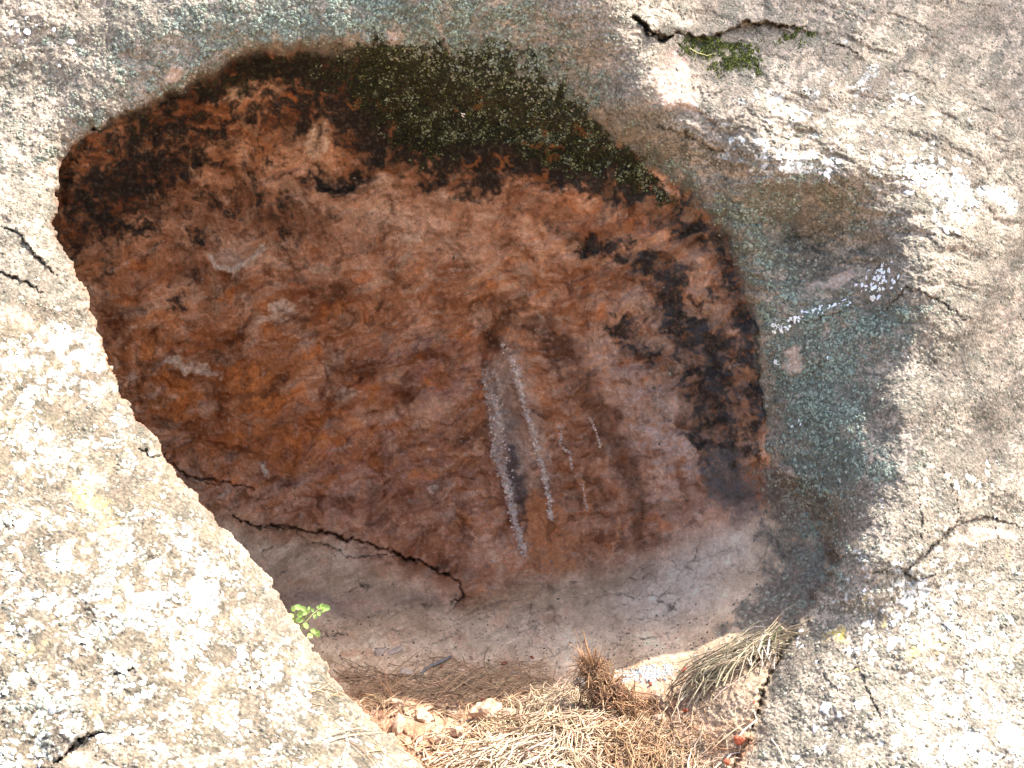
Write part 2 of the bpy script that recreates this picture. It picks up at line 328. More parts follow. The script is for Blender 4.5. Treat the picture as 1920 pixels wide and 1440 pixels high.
# ------------------------------------------------------------------ albedo of the rock (stains, lichen, minerals, some painted shade)
def C(r, g, b): return np.array([r, g, b], f32)
n1 = fbm(U / 90, V / 90, 6, 71, .6); n2 = fbm(U / 30, V / 30, 5, 72, .6); n3 = fbm(U / 8, V / 8, 3, 73, .6)
st1 = fbm(S1 / 110 + warpx * .4, S2 / 40 + warpy * .5, 6, 74, .66); st2 = fbm(S1 / 46 + warpx * .4, S2 / 20 + warpy * .5, 5, 75, .68)
# -- hollow
base = mix(np.broadcast_to(C(.38, .19, .105), U.shape + (3,)), C(.56, .34, .225), sst(-.35, .5, n1 + .4 * st2 + .5 * blur(700, 400, 360, 110)))
base = mix(base, C(.27, .115, .055), .75 * sst(.05, .6, st1 - .1 + .45 * (blur(600, 650, 300, 120) + blur(380, 780, 200, 70, 10) + blur(560, 860, 220, 90))))
base = mix(base, C(.50, .36, .27), .8 * sst(.15, .6, st2 + .1 * n1 - .1))
base = mix(base, C(.30, .22, .16), .6 * sst(.1, .7, fbm(UW / 55, VW / 55, 4, 76)))
base = mix(base, C(.50, .19, .07), .65 * sst(.0, .55, fbm(UW / 70, VW / 40, 4, 77) - .35 + .6 * blur(400, 750, 170, 110) + .5 * blur(620, 790, 160, 90) + .3 * blur(480, 580, 300, 60)))
base = mix(base, C(.46, .17, .06), .55 * np.clip(blur(420, 760, 230, 150, 20) + .7 * blur(640, 830, 200, 90), 0, 1) * sst(-.4, .4, st1))
base = mix(base, C(.33, .18, .15), .65 * np.clip(blur(800, 690, 130, 70) + .8 * blur(720, 900, 250, 110), 0, 1) * sst(-.4, .4, n2))
base = mix(base, C(.55, .37, .26), .55 * np.clip(blur(700, 400, 330, 80), 0, 1) * sst(-.5, .3, n2))
base = mix(base, C(.52, .38, .31), .75 * np.clip(blur(1260, 860, 90, 170, -8) + blur(1200, 740, 90, 90) + .7 * blur(1090, 680, 60, 50), 0, 1) * sst(-.6, .2, n2))
def darkrust(*a): return np.clip(blob(*a), 0, 1)
dr = darkrust(955, 600, 70, 34, 10) + darkrust(920, 650, 16, 50) + .6 * darkrust(1120, 780, 50, 36, 30) + .7 * darkrust(640, 680, 60, 20, -10) + .7 * darkrust(590, 580, 60, 24, -10) + .6 * darkrust(960, 860, 30, 60) + .6 * darkrust(500, 720, 90, 22, -10) + .8 * darkrust(1040, 650, 40, 26)
base = mix(base, C(.13, .055, .025), .8 * sst(.2, 1.25, dr + .55 * n2 + .3 * st2))
# floor
flc = mix(np.broadcast_to(C(.40, .28, .205), U.shape + (3,)), C(.54, .40, .315), sst(-.4, .6, n1 + .4 * st1))
flc = mix(flc, C(.34, .245, .17), .8 * sst(.0, .6, st1 - .1 + .8 * blur(1010, 1110, 230, 50, -8)))
flc = mix(flc, C(.46, .25, .16), .55 * sst(.25, .7, fbm(UW / 70, VW / 30, 4, 78)))
flc = flc * C(1.0, .95, .84)
flc = mix(flc, C(.22, .16, .14), .7 * np.clip(blur(600, 1135, 110, 22) + .8 * blur(790, 1110, 60, 14), 0, 1))
flc = mix(flc, C(.54, .44, .37), .8 * np.clip(blur(1330, 1030, 130, 60, -35) + .8 * blur(1250, 1120, 110, 60) + .4 * blur(1000, 1210, 200, 50), 0, 1))
base = mix(base, flc, floor_m)
under = np.clip((1 - sst(60, 240, np.abs(U - 720))) * blur(700, 1060, 180, 40), 0, 1)
# pale marks
for a, s in [((600,265,34,30),.8),((610,500,20,11),.9),((525,580,26,10,-20),.9),((500,600,40,8,-20),.7),((345,690,50,9,12),.9),((385,700,26,9,5),.95),((635,740,26,14),.8),((800,918,9,9),1),((770,445,46,8,-14),.5),((700,270,14,12),.9),((1030,620,26,9,30),.7),((1010,600,16,6,30),.8),((500,878,6,4),1),((420,930,30,8,-30),.6),((690,340,46,22,0),.45),((455,180,34,20,-15),.7),((840,350,26,14),.4)]:
    base = mix(base, C(.66, .53, .42), s * sst(.3, .7, blob(*a) + .25 * n3))
lum_ = base.mean(-1, keepdims=True); sat_ = (1.13 - .25 * floor_m - .35 * blob(1290, 760, 140, 240) - .2 * blob(700, 400, 400, 90))[..., None]; base = np.clip(lum_ + (base - lum_) * sat_, .005, 1)
base = base * C(1.17, 1.08, 1.04) * mix(1.0, C(1.0, 1.09, 1.04) * 1.28, floor_m)
edg = (1 - sst(0, .07, pm2 - pm1)) * sst(.05, .5, n_bed + .3 * n2) + .8 * (1 - sst(0, .04, pl2 - pl1)) * sst(.0, .5, n_big + .4 * n2)
edf = (1 - sst(0, .09, pl2 - pl1)) * sst(.1, .5, n_bed + .4 * n1 + .5 * blob(1150, 1090, 300, 60, -14) + .3 * blob(900, 1200, 300, 50)) * floor_m  # flake edges on the floor, their faint shading darkened into the colour
base = base * (1 - .45 * np.clip(edg, 0, 1) - .45 * np.clip(edf, 0, 1))[..., None]
bd, bal, bsd = pline([(930,640),(955,600),(1000,600),(1050,650),(1095,740),(1140,800),(1175,870),(1200,950),(1196,1030)])
bw = np.interp(bal, [0, .3, .5, .8, 1], [22, 30, 34, 30, 14])
base = mix(base, C(.15, .058, .024), .72 * sst(.25, 1.1, np.exp(-(bd / bw) ** 2) + .40 * n2 + .25 * st2))
base = mix(base, C(.50, .42, .35), .7 * sst(.3, 1, blob(930, 770, 22, 90, -6) + .4 * n2 + .2 * n3))
base = mix(base, C(.50, .36, .27), .55 * sst(14, -10, fan + 12 * n2) * sst(1000, 900, V))
cA = fbm(UW / 60 + .3 * S1 / 60, VW / 38, 6, 79, .68); cB = fbm(S1 / 30, S2 / 12, 4, 80, .7)
base = mix(base, base * C(.44, .37, .32), .85 * sst(.10, .62, cA + .25 * cB) * (1 - .6 * floor_m))
cL = fbm(UW / 170, VW / 110, 3, 121)
base = mix(base, base * C(.62, .52, .45), .75 * sst(.08, .5, cL) * (1 - floor_m))
base = mix(base, base * C(1.22, 1.26, 1.28), .7 * sst(.08, .5, -cL) * (1 - floor_m))
base = mix(base, base * C(1.28, 1.30, 1.32), .8 * sst(.12, .6, -cA + .3 * cB))
d, al, sdn = pline([(394,478),(403,498),(438,506),(468,492),(492,464)], U + 4 * wsx, V + 4 * wsy)
base = mix(base, C(.70, .56, .46), .9 * sst(.3, .8, np.exp(-(d / 7.5) ** 2) + .25 * n3))
base = mix(base, C(.62, .52, .44), .5 * blob(440, 470, 30, 22))
# seep minerals
base = mix(base, C(.62, .25, .10), .85 * sst(.35, 1.15, blob(1015, 1010, 42, 66, -8) + blob(1000, 950, 20, 60) + .9 * blob(1040, 1000, 14, 60) + blob(1096, 962, 12, 34) + blob(1152, 1012, 10, 36) + .7 * blob(1080, 1010, 26, 10) + .5 * n2 + .3 * n3))
base = mix(base, C(.30, .24, .20), .6 * blob(960, 800, 20, 110, -8) + .0)
base = mix(base, C(.075, .055, .055), .8 * sst(.35, .95, blob(976, 905, 16, 62, -8) + blob(962, 860, 8, 30) + .8 * blob(992, 995, 9, 40, -6) + .5 * n3 + .3 * n2))
base = mix(base, C(.22, .085, .035), .7 * sst(.4, .8, blob(1040, 1000, 9, 34, 10) + .3 * n3))
ribc = [C(.74,.60,.50), C(.70,.54,.44), C(.6,.48,.4), C(.7,.42,.26), C(.66,.34,.18), C(.6,.5,.42), C(.62,.3,.15)]
for (m, al), c in zip(ribm, ribc):
    base = mix(base, c, .85 * sst(.25, .95, m + .40 * n3 + .25 * n2))
# black water stains
bl = np.zeros(U.shape, f32)
for a, s in [((215,330,130,70,-30),.75),((170,430,80,90),.5),((330,300,120,60,-20),.6),((300,230,150,40,-26),.55),((560,215,90,44),.7),((545,130,150,34,-6),.9),((640,150,120,50),.6),
             ((690,250,40,60),1.5),((655,215,50,40),1.0),((640,335,46,16),1.5),((760,270,40,40),1.1),((840,255,70,60),1.3),((920,280,90,50),1.4),((1000,290,90,50),1.3),((905,350,30,30),1.3),((1080,330,90,30,20),1.0),((1170,350,70,30,30),.8),
             ((810,340,40,20),.7),((1200,380,90,34,36),.6),((1300,430,70,36,50),.8),((1370,520,30,70,-18),.9),((1405,650,22,100,-6),1.0),((1425,770,14,90),.9),
             ((540,420,24,46),.55),((330,570,34,26),.65),((260,430,70,30),.4),((480,350,22,30),.45),((370,470,18,60),.5),((400,540,40,16),.4),((620,400,22,14),.5),
             ((1090,440,60,18,15),.7),((1160,465,60,24,25),.85),((1235,505,46,34,30),1.15),((1270,560,34,50),1.05),((1310,620,34,60,-15),1.15),((1330,690,34,60),1.05),((1350,760,40,70),1.05),((1370,850,46,60),1.05),((1380,920,36,36),.7),
             ((1160,605,32,22),1.05),((1185,650,34,30,30),.8),((1240,690,44,34,40),.75),((1290,770,30,60),.6),((1320,840,24,60),.7)]:
    bl += s * blob(*a)
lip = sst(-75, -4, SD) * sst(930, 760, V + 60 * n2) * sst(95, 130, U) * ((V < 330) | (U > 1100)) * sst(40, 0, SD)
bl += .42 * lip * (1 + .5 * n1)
bl += .34 * blob(250, 380, 200, 140, -25) + .32 * blob(480, 330, 190, 130) + .34 * blob(1280, 600, 150, 230, -15) + .25 * blob(560, 180, 260, 70)
mott = fbm(UW / 30, VW / 30, 6, 81, .72); cell, cell2, cid = worley(UW / 27 + .3 * wsx, VW / 25 + .3 * wsy, 82)
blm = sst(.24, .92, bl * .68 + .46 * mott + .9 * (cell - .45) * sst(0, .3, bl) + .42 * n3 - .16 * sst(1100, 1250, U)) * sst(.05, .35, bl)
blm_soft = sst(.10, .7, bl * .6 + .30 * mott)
bcol = mix(np.broadcast_to(C(.012, .012, .012), U.shape + (3,)), C(.060, .050, .038), sst(.2, .8, n3 + .2))
base = mix(base, C(.40, .285, .225), .6 * np.clip(blob(1300, 640, 150, 260, -14), 0, 1) * sst(-.5, .3, n2))
bcol = mix(bcol, C(.05, .05, .055), sst(1000, 1250, U)[...] * .8 * sst(-.3, .6, n2))
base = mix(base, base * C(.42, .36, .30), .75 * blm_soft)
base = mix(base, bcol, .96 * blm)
# -- moss over the lip of the hollow
moss = np.zeros(U.shape, f32)
for a, s in [((560,125,150,30,-6),.9),((720,160,100,50),.8),((860,190,150,70),1.3),((1000,230,130,60,16),1.2),((1110,290,90,44,30),.9),((1180,330,60,30,40),.6),((430,170,130,26,-28),.6),((250,250,130,18,-30),.55),((900,110,200,40),.55),((780,260,60,50),.7),((1230,360,80,22,45),.5)]:
    moss += s * blob(*a)
mossm = sst(.34, .72, moss * .84 + .34 * n2 + .18 * n3 + .3 * (cell - .45) * sst(0, .3, moss))
mcol = mix(np.broadcast_to(C(.010, .011, .006), U.shape + (3,)), C(.055, .058, .022), sst(.05, .9, n3 + .5 * n2))
mg1, mg2, mgi = worley(U / 6.5 + 1.2 * wsx, V / 6.5 + 1.2 * wsy, 83)
pale_l = (mgi > .55) * sst(.2 + .45 * RV[1][(mgi * 4095).astype(int)], .1, mg1) * sst(-.2, .5, fbm(U / 14, V / 14, 3, 84))
mcol_s = mix(mcol, C(.32, .37, .27), .85 * pale_l * sst(.1, .6, blob(950, 190, 260, 100, 12) + .3 * n2))
base = mix(base, mcol, .75 * mossm * sst(640, 560, U))
base = mix(base, mcol_s, .93 * mossm * sst(560, 700, U))
# orange crusts
for (x, y, r, t) in [(905,165,20,7),(893,195,12,7),(1000,255,34,6),(1040,285,22,7),(1105,232,34,6),(1012,325,16,6),(880,300,22,5),(1040,300,10,8),(735,312,16,6),(660,190,16,6),(960,300,14,5),(925,305,26,5),(850,205,8,5)]:
    dd = np.hypot(UW2 - x, (VW2 - y) * 1.15); ph = np.arctan2(V - y, U - x)
    base = mix(base, C(.30, .12, .045), .8 * sst(.35, .95, np.exp(-((dd - r * .7) / t) ** 2) * (.75 + .5 * np.sin(ph + x)) + .35 * n3 + .3 * n2))

base = mix(base, C(.13, .12, .115), .75 * sst(.3, 1.05, blob(1392, 930, 50, 80) + .8 * blob(1340, 880, 40, 60) + .45 * n2 + .35 * n3) * sst(700, 800, V))
# -- outside rock
orock = mix(np.broadcast_to(C(.29, .24, .185), U.shape + (3,)), C(.50, .41, .32), sst(-.35, .45, n1 + .4 * o_bed + .3 * n2))
halfshade_ = np.clip(.9 * blob(1760, 150, 300, 200) + 1.0 * blob(1800, 700, 260, 260) + .7 * blob(1750, 1100, 260, 200) + .6 * blob(1600, 1350, 200, 160) + .7 * blob(1450, 60, 160, 60), 0, 1.2)  # half-shade of the right rock put into the colour as greyer zones
sp_ = fbm(UW / 26, VW / 22, 6, 96, .72)
orock = mix(orock, C(.15, .135, .105), .8 * sst(.10, .50, sp_ + .35 * n1 + .2 * o_bed * bedz - .1 + .26 * halfshade_))
# grey-green lichen crust
green = np.zeros(U.shape, f32)
for a, s in [((250,120,330,130,-20),.75),((600,30,300,60),.75),((900,60,280,100),1.0),((1060,190,130,70),.8),((1250,320,120,50,35),1.0),((1400,430,90,80),1.0),((1560,370,140,50,14),.9),((1450,620,60,160),.8),((1570,700,110,160),1.2),((1520,850,70,130),.9),((1560,1000,50,120),.8),((1690,600,70,50),1.1),((1640,870,80,60),.6),((1800,330,90,30,20),.3),((40,300,90,40),.4),((1600,20,120,30),.6),((60,1330,130,110),.55),((1850,1150,120,200),.35),((1500,1120,50,80),.5)]:
    green += s * blob(*a)
gg = fbm(UW / 16, VW / 16, 4, 91, .65); gb = fbm(UW / 50, VW / 50, 4, 92, .6)
lg1, lg2, lgi = worley(UW2 / 8.5, VW2 / 8.5, 93)
greenm = sst(.30, .80, green * .58 + .26 * gg + .34 * gb + .16 * (.5 - lg1))
gcol = mix(np.broadcast_to(C(.135, .155, .12), U.shape + (3,)), C(.24, .27, .22), lgi)
gcol = mix(gcol, C(.10, .115, .09), .75 * sst(.35, .75, lg1 + .25 * gg))
darkc = mix(np.broadcast_to(C(.085, .075, .06), U.shape + (3,)), C(.20, .17, .14), sst(-.2, .6, n3))
dk = np.zeros(U.shape, f32)  # dark rock tones; niche and dapple shade also put into the colour
for a, s in [((1500,480,170,90,16),.8),((900,90,200,80),.55),((1300,390,120,60,50),.7),((1480,760,60,170),.6),((1500,1010,66,110),.95),((1420,1150,70,60,-30),1.0),((1330,1230,80,26,-24),.6),((1770,620,50,40),.5),((1280,260,100,30,30),.6),((20,450,60,24),.9),((80,520,60,20,30),.7),((1400,80,140,40),.8),((1240,60,60,30),.8),((600,50,40,16),.8),((1860,60,90,60),.5)]:
    dk += s * blob(*a)
dkm = sst(.30, .75, dk * .75 + .22 * n2 + .2 * gb)
orock = mix(orock, darkc, .85 * dkm)
orock = mix(orock, gcol, .92 * greenm)
# speckles everywhere outside, denser in the painted half-shade
spk = sst(.05, .45, fbm(U / 7, V / 7, 4, 97, .7) + .4 * gb - .08 + .14 * halfshade_)
orock = mix(orock, C(.11, .105, .08), .62 * spk)
md = fbm(UW / 42, VW / 34, 5, 98, .7); mdf = fbm(U / 5, V / 5, 3, 99, .7)
orock = mix(orock, C(.17, .16, .125), .75 * sst(.06, .42, md * .7 + .45 * mdf) )
fore_m = sst(60, -120, U - np.interp(V, [250, 450, 900, 1440], [40, 140, 380, 800]))
left_l = fore_m * sst(520, 640, V)
orock = mix(orock, orock * C(.80, .76, .70), left_l * .9)
orock = mix(orock, C(.42, .385, .32), .6 * left_l * sst(-.05, .35, gb + .6 * gg))
orock = mix(orock, C(.17, .15, .11), .6 * left_l * sst(.05, .5, fbm(UW / 60, VW / 45, 6, 101, .72)))
orock = mix(orock, C(.32, .26, .17), .5 * left_l * sst(.15, .5, fbm(UW / 90, VW / 60, 5, 102, .65)))
# white lichen rosettes
w1, w2, wid_ = worley(UW2 / 21, VW2 / 19, 94); w3, w4, wid3 = worley(UW2 / 10, VW2 / 9, 95)
wh = np.zeros(U.shape, f32)
for a, s in [((100,700,150,110),.75),((60,880,120,60),.7),((200,1060,200,90,20),.65),((420,1050,120,160,30),.45),((300,1250,220,160),.5),((120,640,60,24),.8),((1400,300,130,50,20),.45),((1500,240,200,80,10),.5),((1600,150,260,60,6),.45),((1740,330,100,30,14),.8),((1780,380,70,40),.8),((1880,370,50,18,20),1.2),((1500,320,60,30),.7),((1700,900,140,120),.4),((1780,1200,200,150),.5),((1700,1100,160,90),.55),((1650,1400,250,100),.4),((1820,1400,140,100),.6),((60,60,120,60),.3),((90,90,60,20),.3)]:
    wh += s * blob(*a)
whm = sst(.50, .66, wh * .50 + .34 * (1 - w1) * (wid_ > .35) + .24 * gg + .16 * gb)
whm = np.maximum(whm, sst(.62, .74, wh * .42 + .40 * (1 - w3) * (wid3 > .55) + .16 * gb))
orock = mix(orock, mix(np.broadcast_to(C(.62, .62, .58), U.shape + (3,)), C(.80, .80, .77), sst(-.3, .5, n3)), .9 * whm)
# warm sandy and yellow patches
yl = np.zeros(U.shape, f32)
for a, s in [((160,930,50,36,10),1),((210,1000,36,50),.7),((140,860,26,12),.5),((60,1210,50,16),.7),((250,870,16,10),.7),((1740,1215,50,26),.9),((1570,1190,30,16),1),((1600,1260,60,20),.6),((1620,1110,14,8),.8),((1665,1155,16,10),.8),((1480,1330,40,30),.4),((1735,590,14,10),.7),((440,1390,20,10),.7),((20,790,40,14),.6),((1650,570,12,5),.6),((400,1210,40,60),.3),((1900,1045,14,8),.8),((260,170,40,14),.2)]:
    yl += s * blob(*a)
ylm = sst(.35, .7, yl * .8 + .3 * gg)
orock = mix(orock, C(.58, .45, .22), .75 * ylm * (1 - .6 * whm))
orock = mix(orock, C(.50, .40, .06), .75 * sst(.45, .7, yl * .5 + .35 * gg + .2 * n3))
bare = np.zeros(U.shape, f32)
for a, s in [((320,130,30,22),1.2),((728,86,14,9),1.2),((1500,660,34,34),1.0),((1560,530,70,14,-14),.9),((1590,515,12,24,20),.9),((40,600,90,40,20),.7),((20,400,60,20),.5),((1860,1010,70,18),1.2),((1250,140,60,70,40),.8),((1300,200,60,30,30),.6),((1800,50,80,30),.5),((1730,1290,30,14),.4),((150,1420,60,22),.9),((560,1180,60,40,40),.35),((1880,600,70,150),.5),((1560,150,120,40),.4)]:
    bare += s * blob(*a)
orock = mix(orock, mix(np.broadcast_to(C(.52, .37, .28), U.shape + (3,)), C(.62, .50, .42), sst(-.3, .6, n3)), .85 * sst(.35, .65, bare * .8 + .22 * n2))
# green moss cushion areas on the ledge
gm = blob(1370, 115, 60, 26, 12) + blob(1330, 90, 70, 16, 5) + .7 * blob(1480, 70, 50, 18) + .7 * blob(1385, 130, 40, 14)
gmm = sst(.40, .95, gm * .85 + .4 * gg + .3 * gb)
orock = mix(orock, mix(np.broadcast_to(C(.05, .055, .02), U.shape + (3,)), C(.15, .15, .07), sst(-.2, .6, n3)), .85 * gmm)
lip = mossm * sst(60, -20, SD)
orock = mix(orock, mcol_s, .9 * np.clip(mossm, 0, 1) * sst(560, 700, U))
rightband = sst(1395, 1450, U) * inside * sst(860, 900, V) 
cin = 1 - sst(-10, 10, SD + .8 * np.clip(WID - 8, 0, 60) * sst(1300, 1000, V))
albedo = mix(orock, base, np.where(V < 700, cin, inside))
# the dark grey band that runs from the outside onto the right end of the hollow floor
db = blob(1480, 1010, 56, 130, 8, 3) + blob(1440, 1150, 60, 50, -30, 3) + .8 * blob(1370, 1180, 60, 22, -30) + .8 * blob(1300, 1235, 50, 14, -24)
db = db + 1.1 * sst(-95, -20, SD) * sst(1380, 1440, U) * sst(840, 900, V) * sst(1230, 1180, V)
dbm = sst(.22, .95, db * .8 + .42 * n2 + .25 * n3) * sst(.02, .3, inside)
lgcol = mix(darkc * C(1.0, 1.05, 1.1), gcol, sst(.25, .55, gg + .5 * blob(1550, 1050, 60, 120)))
albedo = mix(albedo, lgcol, .85 * dbm)
bluel = sst(.42, .7, blob(1190, 1268, 60, 15, -6) + .8 * blob(1240, 1255, 16, 22) + .45 * n3 + .2 * gg - .1)
albedo = mix(albedo, C(.38, .42, .42), .7 * bluel * inside)
# soil
scol = mix(np.broadcast_to(C(.36, .19, .11), U.shape + (3,)), C(.50, .31, .20), sst(-.5, .6, n2 + .4 * n3))
scol = mix(scol, C(.42, .34, .24), .7 * slope * sst(-.3, .4, n1 + .3))
scol = mix(scol, C(.17, .085, .05), .7 * np.clip(blob(1250, 1310, 90, 30, -20) + blob(1190, 1335, 60, 30), 0, 1) + .0)  # shade of the hollow beside the root clump put into the colour
soilc = sst(30, -34, SOIL_SD + 40 * n2 + 8 * n3) * sst(.25, .6, inside + .6 * blob(1400, 1400, 90, 160))
albedo = mix(albedo, scol, soilc)
albedo = mix(albedo, C(.035, .022, .015), .8 * (.45 + .55 * inside) * sst(.35, .95, crack) * (1 - soil))
fm_ = ((1 - inside) * fore_m * sst(380, 560, V))[..., None]
albedo = albedo * (1 - fm_ * (.30 + .16 * n1[..., None] + .12 * md[..., None]))
albedo = np.clip(albedo * (1 + .20 * n3[..., None]), .008, .80)
crust = np.clip((1 - inside) * (1 - .8 * sst(.4, .7, bare)) + mossm * .8 + dbm * .6 + soil * .8, 0, 1)

# ------------------------------------------------------------------ materials
def new_mat(name):
    m = bpy.data.materials.new(name); m.use_nodes = True
    return m, m.node_tree, m.node_tree.nodes["Principled BSDF"]
def rock_material(name, rough=.9, grain=1.0):
    m, nt, bs = new_mat(name); L = nt.links.new
    at = nt.nodes.new("ShaderNodeAttribute"); at.attribute_name = "albedo"
    ac = nt.nodes.new("ShaderNodeAttribute"); ac.attribute_name = "crust"
    tc = nt.nodes.new("ShaderNodeTexCoord")
    n_a = nt.nodes.new("ShaderNodeTexNoise"); n_a.inputs["Scale"].default_value = 240; n_a.inputs["Detail"].default_value = 5; n_a.inputs["Roughness"].default_value = .7
    n_b = nt.nodes.new("ShaderNodeTexVoronoi"); n_b.inputs["Scale"].default_value = 190
    n_c = nt.nodes.new("ShaderNodeTexNoise"); n_c.inputs["Scale"].default_value = 60; n_c.inputs["Detail"].default_value = 6
    for n in (n_a, n_b, n_c): L(tc.outputs["Object"], n.inputs["Vector"])
    mr = nt.nodes.new("ShaderNodeMapRange"); mr.inputs[1].default_value = .3; mr.inputs[2].default_value = .7; mr.inputs[3].default_value = .72; mr.inputs[4].default_value = 1.28
    L(n_a.outputs[0], mr.inputs[0])
    mv = nt.nodes.new("ShaderNodeMapRange"); mv.inputs[1].default_value = 0; mv.inputs[2].default_value = .9; mv.inputs[3].default_value = 1.25; mv.inputs[4].default_value = .55
    L(n_b.outputs["Distance"], mv.inputs[0])
    one = nt.nodes.new("ShaderNodeMix"); one.data_type = 'FLOAT'; one.inputs[2].default_value = 1.0
    L(ac.outputs["Fac"], one.inputs[0]); L(mv.outputs[0], one.inputs[3])
    mu = nt.nodes.new("ShaderNodeMath"); mu.operation = 'MULTIPLY'; L(mr.outputs[0], mu.inputs[0]); L(one.outputs[0], mu.inputs[1])
    vm = nt.nodes.new("ShaderNodeVectorMath"); vm.operation = 'SCALE'; L(at.outputs["Color"], vm.inputs[0]); L(mu.outputs[0], vm.inputs["Scale"])
    L(vm.outputs[0], bs.inputs["Base Color"])
    ad = nt.nodes.new("ShaderNodeMath"); ad.operation = 'MULTIPLY_ADD'; L(n_c.outputs[0], ad.inputs[0]); ad.inputs[1].default_value = 1.6; L(n_a.outputs[0], ad.inputs[2])
    ad2 = nt.nodes.new("ShaderNodeMath"); ad2.operation = 'MULTIPLY_ADD'; L(one.outputs[0], ad2.inputs[0]); ad2.inputs[1].default_value = .7; L(ad.outputs[0], ad2.inputs[2])
    bp = nt.nodes.new("ShaderNodeBump"); bp.inputs["Strength"].default_value = .8; bp.inputs["Distance"].default_value = .004 * grain
    L(ad2.outputs[0], bp.inputs["Height"]); L(bp.outputs[0], bs.inputs["Normal"])
    bs.inputs["Roughness"].default_value = rough; bs.inputs["Specular IOR Level"].default_value = .25
    return m
M_face = rock_material("lichened_sandstone", .95, 1.0)
M_wall = rock_material("stained_sandstone", .82, 1.0)
M_floor = rock_material("dusty_sandstone", .9, .8)
M_soil = rock_material("crumbly_soil", .95, 1.1)
M_fore = rock_material("sunlit_sandstone", .95, 1.0)
def plain(name, col, rough=.7, var=.25, scale=60, trans=0, attr=False, bump=0):
    m, nt, bs = new_mat(name); L = nt.links.new
    n = nt.nodes.new("ShaderNodeTexNoise"); n.inputs["Scale"].default_value = scale; n.inputs["Detail"].default_value = 5
    tc = nt.nodes.new("ShaderNodeTexCoord"); L(tc.outputs["Object"], n.inputs["Vector"])
    mr = nt.nodes.new("ShaderNodeMapRange"); mr.inputs[1].default_value = .3; mr.inputs[2].default_value = .7; mr.inputs[3].default_value = 1 - var; mr.inputs[4].default_value = 1 + var
    L(n.outputs[0], mr.inputs[0]); vm = nt.nodes.new("ShaderNodeVectorMath"); vm.operation = 'SCALE'
    if attr:
        a = nt.nodes.new("ShaderNodeAttribute"); a.attribute_name = "albedo"; L(a.outputs["Color"], vm.inputs[0])
    else: vm.inputs[0].default_value = col
    L(mr.outputs[0], vm.inputs["Scale"]); L(vm.outputs[0], bs.inputs["Base Color"])
    bs.inputs["Roughness"].default_value = rough; bs.inputs["Specular IOR Level"].default_value = .3
    if bump:
        bp = nt.nodes.new("ShaderNodeBump"); bp.inputs["Distance"].default_value = bump; L(n.outputs[0], bp.inputs["Height"]); L(bp.outputs[0], bs.inputs["Normal"])
    if trans:
        tr = nt.nodes.new("ShaderNodeBsdfTranslucent"); L(vm.outputs[0], tr.inputs[0]); mx = nt.nodes.new("ShaderNodeMixShader"); mx.inputs[0].default_value = trans
        L(bs.outputs[0], mx.inputs[1]); L(tr.outputs[0], mx.inputs[2]); L(mx.outputs[0], nt.nodes["Material Output"].inputs[0])
    return m

# ------------------------------------------------------------------ linking helpers
def mesh_np(name, verts, quads, mat, cols=None, crustv=None, smooth=True, tris=None):
    me = bpy.data.meshes.new(name)
    nv = len(verts); me.vertices.add(nv); me.vertices.foreach_set("co", np.ascontiguousarray(verts, f32).ravel())
    faces = quads; k = faces.shape[1]; nf = len(faces)
    me.loops.add(nf * k); me.loops.foreach_set("vertex_index", np.ascontiguousarray(faces, np.int32).ravel())
    me.polygons.add(nf); me.polygons.foreach_set("loop_start", np.arange(0, nf * k, k, dtype=np.int32))
    me.update(calc_edges=True)
    me.polygons.foreach_set("use_smooth", np.full(nf, smooth))
    if cols is not None:
        a = me.attributes.new("albedo", 'FLOAT_COLOR', 'POINT'); c4 = np.ones((nv, 4), f32); c4[:, :3] = cols; a.data.foreach_set("color", c4.ravel())
    if crustv is not None:
        a = me.attributes.new("crust", 'FLOAT', 'POINT'); a.data.foreach_set("value", np.ascontiguousarray(crustv, f32))
    me.materials.append(mat)
    return me
def link(name, me, parent=None, **props):
    o = bpy.data.objects.new(name, me); COL.objects.link(o)
    if parent: o.parent = parent
    for k, v in props.items(): o[k] = v
    return o

idx = np.arange(NV * NU).reshape(NV, NU)
Q = np.stack([idx[:-1, :-1], idx[1:, :-1], idx[1:, 1:], idx[:-1, 1:]], -1)
fc = lambda A: .25 * (A[:-1, :-1] + A[1:, :-1] + A[1:, 1:] + A[:-1, 1:])
f_in = fc(inside) > .5; f_soil = fc(soil) > .5; f_floor = fc(floor_m) > .5
f_fore = (~f_in) & (fc(U) < np.interp(fc(V), [-3000, 250, 330, 420, 900, 1500, 2200], [-2600, -400, 0, 130, 900, 900, 1100]) + 14 * fc(n2)) & (fc(V) > 200)
regions = {'rock_face': ((~f_in) & (~f_fore), M_face), 'foreground_rock': (f_fore, M_fore), 'alcove_wall': (f_in & (~f_floor) & (~f_soil), M_wall),
           'alcove_floor': (f_in & f_floor & (~f_soil), M_floor), 'soil': (f_soil & f_in, M_soil)}
